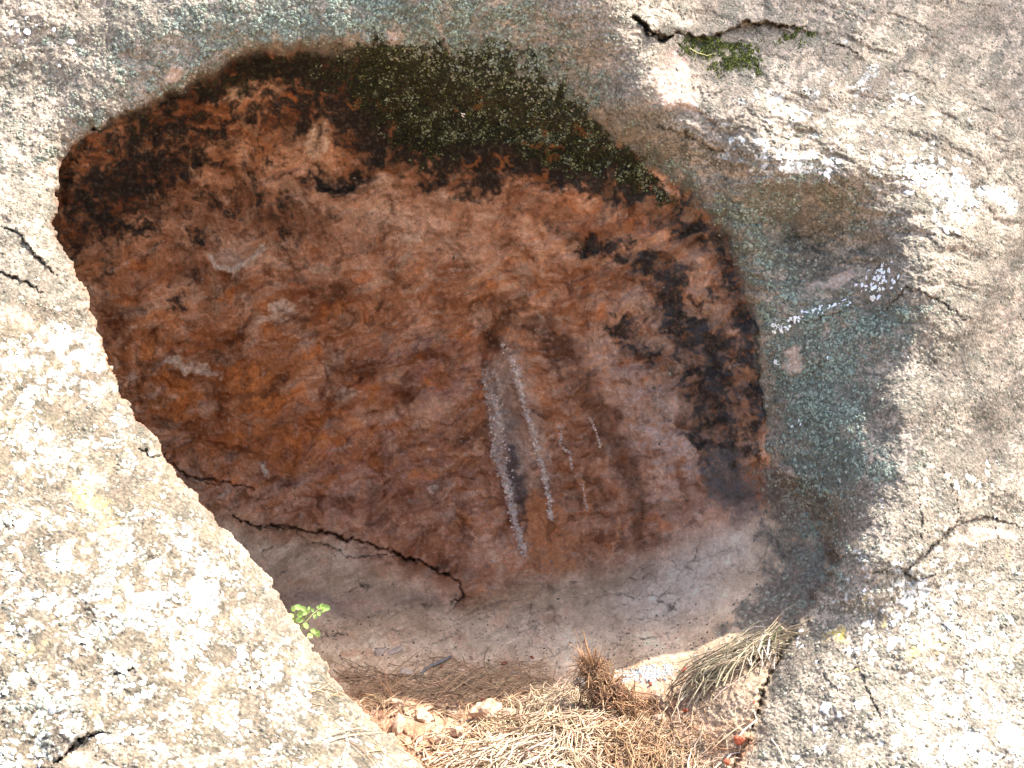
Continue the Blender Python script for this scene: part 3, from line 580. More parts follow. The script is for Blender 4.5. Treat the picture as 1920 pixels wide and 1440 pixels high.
# the underside of the left rock: rings running back and away from its edge
zf = fc(ZONE.astype(f32)) > .5
adj = {}
def _edge(a, b): adj.setdefault(a, []).append(b); adj.setdefault(b, []).append(a)
hz = (f_in[:, 1:] != f_in[:, :-1]) & zf[:, 1:] & zf[:, :-1]
for i, j in zip(*np.nonzero(hz)): _edge((i, j + 1), (i + 1, j + 1))
vz = (f_in[1:] != f_in[:-1]) & zf[1:] & zf[:-1]
for i, j in zip(*np.nonzero(vz)): _edge((i + 1, j), (i + 1, j + 1))
best_chain = []; seen = set()
for start in [k for k in adj if len(adj[k]) == 1]:
    if start in seen: continue
    ch = [start]; seen.add(start)
    while True:
        nx = [q for q in adj[ch[-1]] if q not in seen]
        if not nx: break
        ch.append(nx[0]); seen.add(nx[0])
    if len(ch) > len(best_chain): best_chain = ch
ci = np.array(best_chain); cu = U[ci[:, 0], ci[:, 1]].astype(float); cvv = V[ci[:, 0], ci[:, 1]].astype(float)
cd0 = (np.linalg.norm(P_o[ci[:, 0], ci[:, 1]] - np.array([0, 0, CZ]), axis=1) / np.sqrt(1 + ((cu - 960) / F) ** 2 + ((cvv - 720) / F) ** 2))
def smooth1(a, w):
    k = np.hanning(2 * w + 3)[1:-1]; k /= k.sum(); return np.convolve(np.pad(a, w, mode='edge'), k, 'valid')
su, sv = smooth1(cu, 14), smooth1(cvv, 14); tu, tv = np.gradient(smooth1(cu, 40)), np.gradient(smooth1(cvv, 40)); tl = np.hypot(tu, tv) + 1e-9
nu_, nv_ = tv / tl, -tu / tl
sg = np.sign(np.mean((nu_) * (np.where(cvv > 400, -1, 0)))); sg = 1 if sg >= 0 else -1
nu_, nv_ = nu_ * sg, nv_ * sg                                           # pointing into the rock, away from the mouth
arc = np.concatenate([[0], np.cumsum(np.hypot(np.diff(cu), np.diff(cvv)))])
KR = 44; bk = (np.linspace(0, 1, KR) ** 1.6); Bd = 1.15 * bk
wob = fbm(np.repeat((arc / 90)[:, None], KR, 1).astype(f32), np.repeat((Bd * 11)[None], len(arc), 0).astype(f32), 5, 201, .6)
fine_ = fbm(np.repeat((arc / 18)[:, None], KR, 1).astype(f32), np.repeat((Bd * 55)[None], len(arc), 0).astype(f32), 3, 202, .6)
kk = np.clip(np.arange(KR) / 4, 0, 1)[None]
a_out = 3 * kk + 300 * (Bd[None] / 1.15) ** 1.3 + np.clip(wob, -.8, 1) * 34 * kk * np.clip(Bd[None] * 4, 0, 1) + fine_ * 3 * kk
a_out = np.maximum(a_out, 0)
ru = (cu[:, None] * (1 - kk) + su[:, None] * kk) + nu_[:, None] * a_out; rv = (cvv[:, None] * (1 - kk) + sv[:, None] * kk) + nv_[:, None] * a_out
rd = cd0[:, None] + Bd[None]
dx_, dy_ = (ru - 960) / F, -(rv - 720) / F
RP = np.stack([rd * dx_, rd * (cp + dy_ * sp), CZ + rd * (-sp + dy_ * cp)], -1)
c_a = albedo[ci[:, 0], ci[:, 1]][:, None] * (1 - kk[..., None] * .999) + kk[..., None] * (C(.34, .24, .17) * (1 + .35 * wob[..., None] + .3 * fine_[..., None]) + C(.05, .02, 0) * fine_[..., None])
ri = np.arange(RP.shape[0] * KR).reshape(-1, KR); rq = np.stack([ri[:-1, :-1], ri[:-1, 1:], ri[1:, 1:], ri[1:, :-1]], -1).reshape(-1, 4)
Af = albedo.reshape(-1, 3); Cf = crust.reshape(-1)
ext = (~f_in) & zf & (fc(SD) < 340) & (fc(D_in - D_out) > .16) & (fc(V) > 200)                                      # the hollow's surface running on behind the left rock
Bf = np.where((SD > 0)[..., None], base, albedo).reshape(-1, 3)
for nm, (msk, mat) in regions.items():
    outer_r = nm in ('rock_face', 'foreground_rock'); Pf = (P_o if outer_r else P_i).reshape(-1, 3)
    if nm == 'alcove_wall': msk = msk | (ext & ~f_floor)
    if nm == 'alcove_floor': msk = msk | (ext & f_floor)
    q_ = Q[msk]; used, inv = np.unique(q_.ravel(), return_inverse=True)
    vv_, ff_, aa_, cc_ = Pf[used], inv.reshape(-1, 4), (Af if outer_r else Bf)[used], Cf[used]
    if nm == 'foreground_rock':
        ff_ = np.concatenate([ff_, rq + len(vv_)]); vv_ = np.concatenate([vv_, RP.reshape(-1, 3)]); aa_ = np.concatenate([aa_, np.clip(c_a.reshape(-1, 3), .01, .8)]); cc_ = np.concatenate([cc_, np.full(RP.shape[0] * KR, .4, f32)])
    me = mesh_np(nm, vv_, ff_, mat, aa_, cc_)
    link(nm, me, kind='structure')

# ground all round, to the horizon
gx = np.concatenate([-np.geomspace(400, .5, 40), np.linspace(-.4, .4, 5), np.geomspace(.5, 400, 40)])
GXm, GYm = np.meshgrid(gx, gx); GZ = -.06 + .03 * fbm(GXm.astype(f32) / 1.5, GYm.astype(f32) / 1.5, 4, 7)
gi = np.arange(GXm.size).reshape(GXm.shape)
gq = np.stack([gi[:-1, :-1], gi[:-1, 1:], gi[1:, 1:], gi[1:, :-1]], -1).reshape(-1, 4)
M_ground = plain("pine_duff_ground", (.34, .24, .16), .95, .35, 8)
link('ground', mesh_np('ground', np.stack([GXm, GYm, GZ], -1).reshape(-1, 3), gq, M_ground), kind='structure')


# ------------------------------------------------------------------ small growth and litter, each set down on the rock
rg = np.random.RandomState(5)
def strands(paths, rad, cols):
    """paths n,k,3 ; rad n ; three-sided tapering tubes as one mesh's arrays"""
    n, k, _ = paths.shape
    t = np.gradient(paths, axis=1); t /= np.linalg.norm(t, axis=-1, keepdims=True) + 1e-9
    ref = rg.normal(size=(n, 1, 3)); a = np.cross(t, ref); a /= np.linalg.norm(a, axis=-1, keepdims=True) + 1e-9; b = np.cross(t, a)
    tp = (1 - .75 * np.linspace(0, 1, k) ** 3)[None, :, None]
    rings = []
    for q in range(3):
        an = q * 2 * math.pi / 3; rings.append(paths + (a * math.cos(an) + b * math.sin(an)) * rad[:, None, None] * tp)
    Vt = np.stack(rings, 2).reshape(-1, 3)                       # n,k,3
    ii = np.arange(n * k * 3).reshape(n, k, 3); fs = []
    for q in range(3):
        w = (q + 1) % 3; fs.append(np.stack([ii[:, :-1, q], ii[:, :-1, w], ii[:, 1:, w], ii[:, 1:, q]], -1).reshape(-1, 4))
    return Vt, np.concatenate(fs), np.repeat(cols, k * 3, axis=0)
M_straw = plain("dry_needle_straw", (1, 1, 1), .6, .2, 150, attr=True)
M_leafy = plain("fresh_green_leaf", (.30, .46, .13), .45, .2, 60, trans=.35)
M_stem = plain("young_stem", (.22, .26, .08), .6, .2, 60)
M_lich = plain("white_crust_lichen", (1, 1, 1), .9, .16, 260, attr=True, bump=.001)
M_moss = plain("cushion_moss", (1, 1, 1), .9, .3, 120, attr=True)
M_twig = plain("weathered_twig", (.16, .15, .14), .85, .3, 90, bump=.001)
M_bud = plain("rust_bud_scale", (.30, .07, .03), .5, .3, 120)
M_clod = plain("pale_earth_clod", (.42, .29, .20), .95, .25, 70, bump=.003)
M_flake = plain("fallen_sandstone_flake", (.44, .34, .27), .9, .25, 60, bump=.002)
M_bark = plain("pine_bark", (.20, .13, .09), .9, .4, 14, bump=.01)
M_pine = plain("pine_needles_green", (.06, .10, .03), .6, .3, 30, trans=.2)

def along(u, v, ang, L, k, h, bend=0, arch=0, tilt=None):
    """strand paths lying over the rock map"""
    t = np.linspace(-.5, .5, k)[None, :]
    uu = u[:, None] + np.cos(ang)[:, None] * L[:, None] * t - np.sin(ang)[:, None] * (bend[:, None] * (t * t * 4) * L[:, None])
    vv = v[:, None] + np.sin(ang)[:, None] * L[:, None] * t + np.cos(ang)[:, None] * (bend[:, None] * (t * t * 4) * L[:, None])
    p, n = surf(uu, vv)
    # stiff strands bridge hollows: pull each path towards its chord
    ch = p[:, :1] * (0.5 - t[..., None]) + p[:, -1:] * (0.5 + t[..., None])
    above = np.einsum('nki,nki->nk', ch - p, n)
    p = p + n * np.clip(above, 0, .03)[..., None] * .8
    hh = h[:, None] * (1 - arch * t * t * 4) + (0 if tilt is None else tilt[:, None] * (t + .5))
    p = p + n * hh[..., None]
    bad = np.linalg.norm(np.diff(p, axis=1), axis=-1).max(1) > .065       # would bridge the gap at the rock edge
    if bad.any() and (~bad).any(): p[bad] = p[~bad][rg.randint(0, (~bad).sum(), bad.sum())] + rg.normal(size=(bad.sum(), 1, 3)) * .016 * np.array([1, 1, .15])
    return p
def pick(n, fn):
    out = []
    while len(out) < n:
        c = fn(); out.append(c)
    return np.array(out)
def jitter(cols, base, v=.25):
    return np.clip(np.array(base)[None] * (1 + rg.uniform(-v, v, (cols, 1)) * 1.3) * (1 + rg.uniform(-.06, .06, (cols, 3))), .01, .9)

# dry straw and pine needles heaped at the mouth
def heap(n, cx, cy, sx, sy, hmax, L0, L1, r0, r1, base, name, label, cat, ang0=0, angs=1.2, extra=None, clipf=None):
    u = cx + sx * rg.normal(size=n); v = cy + sy * rg.normal(size=n)
    m = (v > np.interp(u, [600, 700, 850, 1000, 1100, 1200, 1260, 1400, 1480], [1300, 1318, 1338, 1332, 1300, 1318, 1310, 1250, 1190])) & (v < 1540)
    u, v = u[m], v[m]; k = len(u)
    g = np.exp(-((u - cx) / sx / 1.3) ** 2 - ((v - cy) / sy / 1.3) ** 2)
    p = along(u, v, ang0 + angs * rg.normal(size=k), rg.uniform(L0, L1, k), 6, .002 + g * hmax * rg.uniform(0, 1, k) ** .7, .16 * rg.normal(size=k), .3, .012 * rg.uniform(-1, 1, k))
    return p, rg.uniform(r0, r1, k), jitter(k, base)
parts_ = [heap(1300, 1060, 1405, 84, 42, .055, 50, 130, .0009, .0017, (.44, .32, .21), '', '', ''),
          heap(700, 990, 1450, 90, 34, .05, 50, 140, .0010, .0020, (.52, .41, .29), '', '', '', -.5, .5),
          heap(800, 1140, 1420, 75, 40, .04, 30, 110, .0008, .0015, (.30, .18, .10), '', '', ''),
          heap(500, 1060, 1350, 60, 26, .05, 30, 90, .0008, .0014, (.46, .35, .24), '', '', ''),
          heap(200, 735, 1316, 45, 8, .012, 30, 80, .0007, .0011, (.42, .28, .17), '', '', '', .1, .5),
          heap(110, 850, 1425, 60, 24, .012, 40, 120, .0007, .0013, (.42, .27, .16), '', '', '', -.3, .8),
          heap(110, 1270, 1420, 70, 30, .004, 30, 100, .0006, .0012, (.42, .32, .22), '', '', '', -.5, .5)]
P_ = np.concatenate([a for a, b, c in parts_]); R_ = np.concatenate([b for a, b, c in parts_]); C_ = np.concatenate([c for a, b, c in parts_])
vt, fq, cc = strands(P_, R_, C_)
link('straw_litter', mesh_np('straw_litter', vt, fq, M_straw, cc), kind='stuff', label='heap of pale dry straw and needles at the mouth of the hollow', category='straw')
# thin drift of needles lying in the shade on the hollow floor
n = 620
u = np.concatenate([rg.uniform(610, 1020, 420), rg.normal(900, 110, 200)]); v = np.concatenate([rg.normal(1285, 22, 420), rg.normal(1300, 16, 200)])
m = (v > 1225) & (v < np.interp(u, [600, 800, 1020], [1310, 1335, 1330])); u, v = u[m], v[m]; n = len(u)
p = along(u, v, rg.normal(-.15, .5, n), rg.uniform(30, 95, n), 6, rg.uniform(.001, .008, n), .15 * rg.normal(size=n), .2)
vt, fq, cc = strands(p, rg.uniform(.0006, .0010, n), jitter(n, (.42, .28, .17), .5))
link('needle_drift', mesh_np('needle_drift', vt, fq, M_straw, cc), kind='stuff', label='thin drift of brown pine needles on the shaded hollow floor', category='pine needles')

# ragged clump of matted roots standing at the edge of the heap
cb_, cn_ = surf(1150, 1352)
root = link('root_clump', None, None, label='upright ragged clump of matted brown grass roots beside the straw heap', category='root clump'); root.location = cb_.tolist()
def local(p): return p - cb_
UPV = np.array([0, 0, 1.0])
n = 1500; tt = rg.uniform(0, 1, n); axx = np.stack([np.interp(tt, [0, .4, 1], [.045, .01, -.045]), np.interp(tt, [0, 1], [-.02, .02]), np.interp(tt, [0, 1], [-.03, .100])], -1)
wd = np.interp(tt, [0, .5, 1], [.05, .036, .012])
st = axx + rg.normal(size=(n, 3)) * wd[:, None] * np.array([1, .7, .5]) * .55
dirs = rg.normal(size=(n, 3)) * np.array([.55, .45, .8]) + np.array([-.45, 0, .9]); dirs /= np.linalg.norm(dirs, axis=1, keepdims=True)
Ls = rg.uniform(.010, .040, n) * (1 + .8 * (rg.rand(n) < .12)); cv = rg.normal(size=(n, 3)) * .75
T5 = np.linspace(-.5, .5, 6)[None, :, None]
pp = st[:, None] + dirs[:, None] * Ls[:, None, None] * T5 + cv[:, None] * Ls[:, None, None] * (T5 ** 2) * 2
vt, fq, cc = strands(pp, rg.uniform(.0006, .0012, n), jitter(n, (.34, .20, .11), .6)); link('fibres', mesh_np('root_fibres', vt, fq, M_straw, cc), root)
stp = np.array([[[-.030, .01, .07], [-.036, .01, .10], [-.046, .01, .13], [-.052, .01, .158]], [[-.02, .012, .07], [-.024, .012, .09], [-.03, .01, .115], [-.028, .01, .128]]])
vt, fq, cc = strands(stp, np.array([.0022, .0016]), jitter(2, (.34, .18, .09))); link('stalk', mesh_np('root_stalk', vt, fq, M_straw, cc), root)

# combed tuft of long dry blades in the corner
tb, tn = surf(1478, 1192)
tuft = link('dry_grass_tuft', None, None, label='tuft of long dry grass blades combed down the corner between floor and right rock', category='grass tuft'); tuft.location = tb.tolist()
n = 150; sq = rg.uniform(0, 1, n)
u = 1470 - 150 * sq + rg.normal(size=n) * 14; v = np.interp(u, [1260, 1340, 1420, 1480], [1296, 1262, 1222, 1185]) + rg.normal(size=n) * 11 + 8
p = along(u, v, math.radians(-30) + .16 * rg.normal(size=n), rg.uniform(60, 150, n), 7, rg.uniform(.003, .03, n), .10 * rg.normal(size=n) + .06, .4)
vt, fq, cc = strands(p - tb, rg.uniform(.0008, .0014, n), jitter(n, (.32, .26, .17), .45)); link('blades', mesh_np('tuft_blades', vt, fq, M_straw, cc), tuft)
n = 26; u = rg.normal(1425, 22, n); v = 1225 + rg.normal(size=n) * 16
p = along(u, v, math.radians(-68) + .35 * rg.normal(size=n), rg.uniform(30, 65, n), 6, rg.uniform(.008, .024, n), .1 * rg.normal(size=n), .3)
vt, fq, cc = strands(p - tb, rg.uniform(.0010, .0018, n), jitter(n, (.44, .38, .32), .25)); link('bleached_blades', mesh_np('tuft_bleached', vt, fq, M_straw, cc), tuft)
n = 3; p = along(np.array([1452., 1446, 1458]), np.array([1208., 1214, 1200]), np.radians([-52., -46, -56]), np.array([44., 50, 36]), 6, np.array([.014, .018, .014]), np.array([.05, .1, 0]), .2)
vt, fq, cc = strands(p - tb, np.array([.0014, .0012, .0012]), jitter(n, (.16, .25, .05), .2)); link('green_blade', mesh_np('tuft_green', vt, fq, M_straw, cc), tuft)

# single needles one can count
def single(name, pts, h, rad, col, label, cat, group=None, two=None):
    def path(q):
        q = np.array(q, float); p_, n_ = surf(q[:, 0], q[:, 1]); return p_ + n_ * np.array(h if len(np.shape(h)) else [h] * len(q))[:, None]
    A = path(pts); b0 = A[0].copy(); L = [A] + ([path(two)] if two else [])
    vt, fq, cc = strands(np.stack(L) - b0, np.full(len(L), rad), jitter(len(L), col, .05))
    o = link(name, mesh_np(name, vt, fq, M_straw, cc), label=label, category=cat); o.location = b0.tolist()
    if group: o['group'] = group
    return o
def unp(u, v, d):
    x = (u - 960) / F; y = -(v - 720) / F
    return np.array([d * x, d * (cp + y * sp), CZ + d * (-sp + y * cp)])
b0, _ = surf(738, 1308)
V1 = np.stack([b0 + (np.array([-.030, .0, .052]) * t) + np.array([-.004, 0, 0]) * math.sin(t * 3) for t in np.linspace(0, 1, 5)]); V2 = np.stack([b0 + (np.array([-.016, .0, .056]) * t) + np.array([-.003, 0, 0]) * math.sin(t * 3) for t in np.linspace(0, 1, 5)])
vt, fq, cc = strands(np.stack([V1, V2]) - b0, np.array([.0011, .0011]), jitter(2, (.66, .42, .22), .05))
o = link('pine_needle', mesh_np('upright_pair', vt, fq, M_straw, cc), label='pair of dry needles standing up in a V left of the straw heap', category='pine needle'); o.location = b0.tolist()
single('pine_needle', [(1335,1412),(1365,1385),(1392,1362),(1408,1345)], .006, .0011, (.70,.52,.32), 'long pale needle slanting across the sandy slope toward the gully', 'pine needle')
single('pine_needle', [(1322,1414),(1350,1388),(1370,1366),(1388,1350)], .004, .0010, (.72,.56,.36), 'shorter pale needle lying just below the long slanting one on the sandy slope', 'pine needle')
single('pine_needle', [(1356,1350),(1372,1364),(1388,1374),(1402,1382)], .007, .0009, (.66,.50,.30), 'pale needle crossing the two slanting needles near the gully', 'pine needle')
single('grass_straw', [(1386,1392),(1398,1368),(1410,1345),(1414,1318)], .008, .0018, (.62,.54,.44), 'bleached stem standing along the dark gully at right', 'straw')
single('grass_straw', [(1362,1436),(1374,1420),(1388,1404),(1396,1385)], .006, .0022, (.56,.46,.36), 'short stem at the bottom of the gully by the red bud', 'straw')
single('pine_needle', [(1218,1405),(1222,1388),(1240,1375),(1256,1362)], .006, .0012, (.72,.60,.44), 'curved pale needle on the earth right of the root clump', 'pine needle')
single('pine_needle', [(1344,1316),(1358,1300),(1380,1286),(1404,1270)], .006, .0012, (.68,.52,.36), 'long needle below the combed tuft', 'pine needle')
single('pine_needle', [(1272,1335),(1280,1322),(1296,1306),(1312,1292)], .008, .0013, (.74,.60,.44), 'bright needle beside the orange bud scales', 'pine needle')
single('pine_needle', [(1448,1388),(1458,1405),(1468,1424),(1478,1442)], .004, .0011, (.70,.60,.50), 'needle on the right rock near the bottom edge', 'pine needle')
single('pine_needle', [(1290,95),(1305,103),(1322,108),(1342,104)], .006, .0011, (.50,.46,.20), 'yellowish needle on the mossy ledge at top', 'pine needle')
single('pine_needle', [(655,1270),(672,1277),(688,1284),(694,1296)], .004, .0010, (.50,.38,.28), 'pale bent needle on the shaded floor left of the twig', 'pine needle')
single('pine_needle', [(1172,1208),(1168,1216),(1164,1226),(1160,1236)], .003, .0008, (.36,.26,.18), 'tiny needle lying alone on the floor above the blue lichen', 'pine needle')
single('pine_needle', [(1840,110),(1838,104),(1842,100),(1848,102)], .004, .0010, (.6,.5,.35), 'small hooked needle on the upper right rock', 'pine needle')
# gray twig
def tube_obj(name, pts, rads, mat, parent=None):
    pts = np.array(pts); n = len(pts); t = np.gradient(pts, axis=0); t /= np.linalg.norm(t, axis=1, keepdims=True)
    a = np.cross(t, [0.1, .3, 1]); a /= np.linalg.norm(a, axis=1, keepdims=True); b = np.cross(t, a); S = 8
    vv = np.concatenate([pts[i] + rads[i] * (np.cos(q)[:, None] * a[i] + np.sin(q)[:, None] * b[i]) for i in range(n) for q in [np.arange(S) * 2 * math.pi / S]])
    vv = np.concatenate([vv, pts[:1], pts[-1:]])
    fs = [[i * S + j, i * S + (j + 1) % S, (i + 1) * S + (j + 1) % S, (i + 1) * S + j] for i in range(n - 1) for j in range(S)]
    fs += [[n * S, (j + 1) % S, j, j] for j in range(S)] + [[n * S + 1, (n - 1) * S + j, (n - 1) * S + (j + 1) % S, (n - 1) * S + (j + 1) % S] for j in range(S)]
    me = bpy.data.meshes.new(name); me.from_pydata([tuple(map(float, x)) for x in vv], [], [list(dict.fromkeys(map(int, f))) for f in fs]); me.materials.append(mat)
    me.polygons.foreach_set("use_smooth", [True] * len(me.polygons))
    return link(name, me, parent)
tq = np.array([(789,1271),(796,1260),(806,1254),(818,1249),(832,1243),(846,1235)], float); tp_, tn_ = surf(tq[:, 0], tq[:, 1]); tp_ = tp_ + tn_ * .005
o = tube_obj('twig', tp_ - tp_[0], [.0022, .0028, .0034, .0036, .0036, .0026], M_twig); o.location = tp_[0].tolist(); o['label'] = 'curved grey twig lying on the shaded hollow floor'; o['category'] = 'twig'

# lumps: stones, clods, bud scales
def lump_mesh(name, rx, ry, rz, seed, mat, rough=.25, det=2, flat=False):
    import bmesh
    bm = bmesh.new(); bmesh.ops.create_icosphere(bm, subdivisions=det, radius=1.0); q = np.random.RandomState(seed); ph = q.rand(9) * 6
    for v in bm.verts:
        c = v.co; f = 1 + rough * (math.sin(3 * c.x + ph[0]) * math.sin(2.6 * c.y + ph[1]) + .6 * math.sin(5.3 * c.z + ph[2] + 3 * c.x) + .4 * math.sin(8 * c.y + ph[3]) * math.sin(7 * c.x + ph[4])) + rough * .25 * q.normal()
        v.co = Vector((c.x * f * rx, c.y * f * ry, (max(c.z, -.5) if flat else c.z) * f * rz))
    me = bpy.data.meshes.new(name); bm.to_mesh(me); bm.free(); me.materials.append(mat)
    return me
def put(name, me, u, v, lift, label, cat, group=None, spin=0, d=None):
    p_, n_ = surf(u, v); o = link(name, me, label=label, category=cat)
    if group: o['group'] = group
    nn = Vector(n_.tolist()); qq = nn.to_track_quat('Z', 'Y'); o.rotation_mode = 'QUATERNION'
    from mathutils import Quaternion
    o.rotation_quaternion = qq @ Quaternion((0, 0, 1), spin); o.location = (p_ + n_ * lift).tolist()
    return o
for k, (u, v, a, b, c, spin_, mat, lab) in enumerate([
    (712,1224,.017,.011,.006,.2,M_flake,'flat grey stone flake on the hollow floor, left one of the touching pair'),
    (742,1222,.020,.011,.005,-.2,M_flake,'flat pinkish stone flake on the hollow floor, right one of the touching pair'),
    (762,1264,.018,.012,.007,.1,M_flake,'rough pale stone on the shaded floor left of the grey twig'),
    (985,1268,.014,.008,.003,.5,M_flake,'thin pale stone chip on the floor among red bud scales'),
    (965,1262,.012,.007,.003,-.3,M_flake,'small thin chip lying left of the pale stone chip'),
    (1092,1292,.012,.016,.014,-.3,M_twig,'dark rounded pebble just behind the root clump')]):
    put('stone', lump_mesh('stone', a, b, c, k + 3, mat, .16, 3), u, v, c * .45, lab, 'stone', 'loose stones on the hollow floor', spin_)
for k, (u, v, a, b, c, lab) in enumerate([
    (912,1344,.028,.018,.019,'largest pale sunlit earth clod between the bare soil and the straw'),
    (742,1326,.014,.010,.011,'white lit clod left of the dark gap under the floor edge'),
    (955,1348,.015,.011,.012,'small pale clod touching the straw heap'),
    (752,1366,.024,.012,.010,'low pale clod beside the left rock edge'),
    (792,1352,.018,.014,.013,'brown round clod in the middle of the bare soil'),
    (860,1378,.016,.012,.010,'crumbly clod on bare soil near the straw edge'),
    (825,1392,.012,.010,.009,'small reddish clod at the lower side of the bare soil'),
    (1238,1352,.012,.009,.008,'small clod right of the dark hole by the root clump')]):
    put('earth_clod', lump_mesh('earth_clod', a, b, c, k + 30, M_clod, .22, 3), u, v, c * .5, lab, 'earth clod', 'pale earth clods at the mouth', k * .7)
buds = [(827,1252,'on the floor beside the grey twig'),(945,1247,'upper one of two close together on the floor'),(942,1257,'lower one of two close together on the floor'),(997,1235,'highest on the floor, near the thin chip'),(972,1275,'below the pale stone chip'),(920,1282,'on the needle drift'),(903,1296,'in the middle of the needle drift'),(904,1315,'at the lower rim of the floor'),(955,1324,'in the dark edge above the straw'),
        (1271,1322,'leftmost of the bright cluster on the earth'),(1287,1335,'middle of the bright cluster on the earth'),(1300,1338,'rightmost of the bright cluster on the earth'),(1221,1285,'under the blue lichen'),(1425,1237,'caught in the bleached blades'),(1415,1320,'at the top of the gully'),(1302,1256,'above the combed tuft'),(1284,1258,'pale one at the floor rim left of the tuft')]
bme = lump_mesh('bud_scale', .0052, .0030, .0022, 3, M_bud, .2, 2)
for k, (u, v, lab) in enumerate(buds):
    o = put('bud_scale', bme, u, v, .0035, 'small red-brown bud scale ' + lab, 'bud scale', 'red-brown bud scales', k * 1.3)
    o.scale = [1 + .35 * math.sin(k * 2.1)] * 3
o = put('pine_bud', lump_mesh('pine_bud', .0080, .0075, .0085, 8, M_bud, .15, 3), 1390, 1392, .008, 'round shiny red-brown bud in the gully at the bottom', 'bud')
o = put('pine_bud', lump_mesh('pine_bud', .0050, .0042, .0050, 9, M_bud, .15, 3), 1368, 1433, .006, 'small red-brown bud at the bottom edge of the gully', 'bud')

# seedling growing behind the edge of the left rock
sb = unp(556, 1196, 2.24)
sdl = link('seedling', None, None, label='small bright green seedling with round leaves behind the left rock edge', category='seedling'); sdl.location = sb.tolist()
def cr(x, y, d): return unp(480 + x / 4.8, 1060 + y / 4.8, d) - sb
for pts in [[(195,690,2.36),(290,690,2.30),(372,640,2.25),(360,540,2.25),(352,460,2.24),(342,395,2.23)], [(290,690,2.30),(380,640,2.24),(395,540,2.23),(405,470,2.22),(428,395,2.22)], [(290,690,2.30),(380,650,2.24),(430,530,2.24),(510,440,2.25),(560,400,2.26),(612,378,2.27)], [(290,690,2.30),(380,660,2.24),(440,665,2.24),(500,622,2.25),(560,604,2.26)], [(400,520,2.23),(445,470,2.23),(480,395,2.23)], [(395,540,2.23),(425,535,2.22),(448,545,2.22)], [(365,560,2.25),(335,510,2.24),(308,455,2.24)]]:
    P0 = [cr(*q) for q in pts]; tube_obj('stem', P0, np.linspace(.0011, .0006, len(P0)), M_stem, sdl)
lvs = [(340,392,30,2.23),(385,380,30,2.22),(428,392,27,2.22),(308,455,28,2.24),(335,505,28,2.24),(392,440,30,2.22),(400,492,32,2.22),(430,430,24,2.22),(462,415,20,2.23),(480,388,17,2.23),(514,404,17,2.24),(533,458,20,2.25),(566,432,21,2.25),(560,374,19,2.26),(590,362,26,2.27),(628,382,32,2.27),(600,405,24,2.27),(446,540,28,2.22),(352,552,22,2.24),(516,588,24,2.25),(482,632,26,2.24),(550,608,30,2.26),(455,664,18,2.24)]
for k, (x, y, r_, d_) in enumerate(lvs):
    c0 = cr(x, y, d_); R_m = r_ / 4.8 * d_ / F * .98
    q = np.random.RandomState(k + 50); nrm = Vector((.25 + .35 * q.normal(), -.75, .55 + .3 * q.normal())).normalized()
    tx = Vector((q.normal(), .2, q.normal() + .5)); tx = (tx - nrm * tx.dot(nrm)).normalized(); ty = nrm.cross(tx)
    vs = [tuple(c0)]; S = 14
    for ring in (.5, 1.0):
        for j in range(S):
            a = j * 2 * math.pi / S; rr = ring * R_m * (1 - .13 * math.cos(a)) * (1 - (.22 if ring == 1 else .1) * math.exp(-((a - 0) / .35) ** 2 if a < 3 else -((a - 2 * math.pi) / .35) ** 2))
            pt = Vector(c0.tolist()) + tx * math.cos(a) * rr * 1.15 + ty * math.sin(a) * rr * .92 + nrm * (ring * ring * R_m * .22 * abs(math.sin(a)))
            vs.append(tuple(pt))
    fs = [[0, 1 + j, 1 + (j + 1) % S] for j in range(S)] + [[1 + j, 1 + S + j, 1 + S + (j + 1) % S, 1 + (j + 1) % S] for j in range(S)]
    me = bpy.data.meshes.new('leaf'); me.from_pydata(vs, [], fs); me.materials.append(M_leafy); me.polygons.foreach_set("use_smooth", [True] * len(me.polygons))
    link('leaf', me, sdl)

# ------------------------------------------------------------------ lichen discs, crust grains and moss tufts standing proud of the rock
def domes(u, v, rad, asp, hgt, cols, S=7, irr=.25):
    n = len(u); p_, nn = surf(u, v); a = np.cross(nn, rg.normal(size=(n, 3))); a /= np.linalg.norm(a, axis=1, keepdims=True) + 1e-9; b = np.cross(nn, a)
    an = np.arange(S)[None] * 2 * math.pi / S; rr = rad[:, None] * (1 + irr * rg.normal(size=(n, S)))
    rings = []
    for f, hh in ((1.0, -.15), (.62, .8)):
        rings.append(p_[:, None] + (a[:, None] * np.cos(an)[..., None] + b[:, None] * np.sin(an)[..., None] * asp[:, None, None]) * (rr * f)[..., None] + nn[:, None] * (hgt[:, None, None] * hh))
    V0 = np.concatenate([rings[0], rings[1], (p_ + nn * hgt[:, None])[:, None]], 1); K = 2 * S + 1
    o_ = np.arange(n)[:, None] * K; f = []
    for j in range(S):
        w = (j + 1) % S
        f.append(np.concatenate([o_ + j, o_ + w, o_ + S + w, o_ + S + j], 1)); f.append(np.concatenate([o_ + S + j, o_ + S + w, o_ + 2 * S, o_ + 2 * S], 1))
    return V0.reshape(-1, 3), np.concatenate(f), np.repeat(cols, K, axis=0)
def dome_mesh(name, *a, **k):
    vt, fq, cc = domes(*a, **k)
    quad = fq[fq[:, 2] != fq[:, 3]]; tri = fq[fq[:, 2] == fq[:, 3]][:, :3]
    # split each quad so that the mesh is all triangles
    tris = np.concatenate([tri, quad[:, [0, 1, 2]], quad[:, [0, 2, 3]]])
    return vt, tris, cc
def add_domes(name, label, cat, mat, *a, **k):
    vt, tr, cc = dome_mesh(name, *a, **k)
    return link(name, mesh_np(name, vt, tr, mat, cc), kind='stuff', label=label, category=cat)
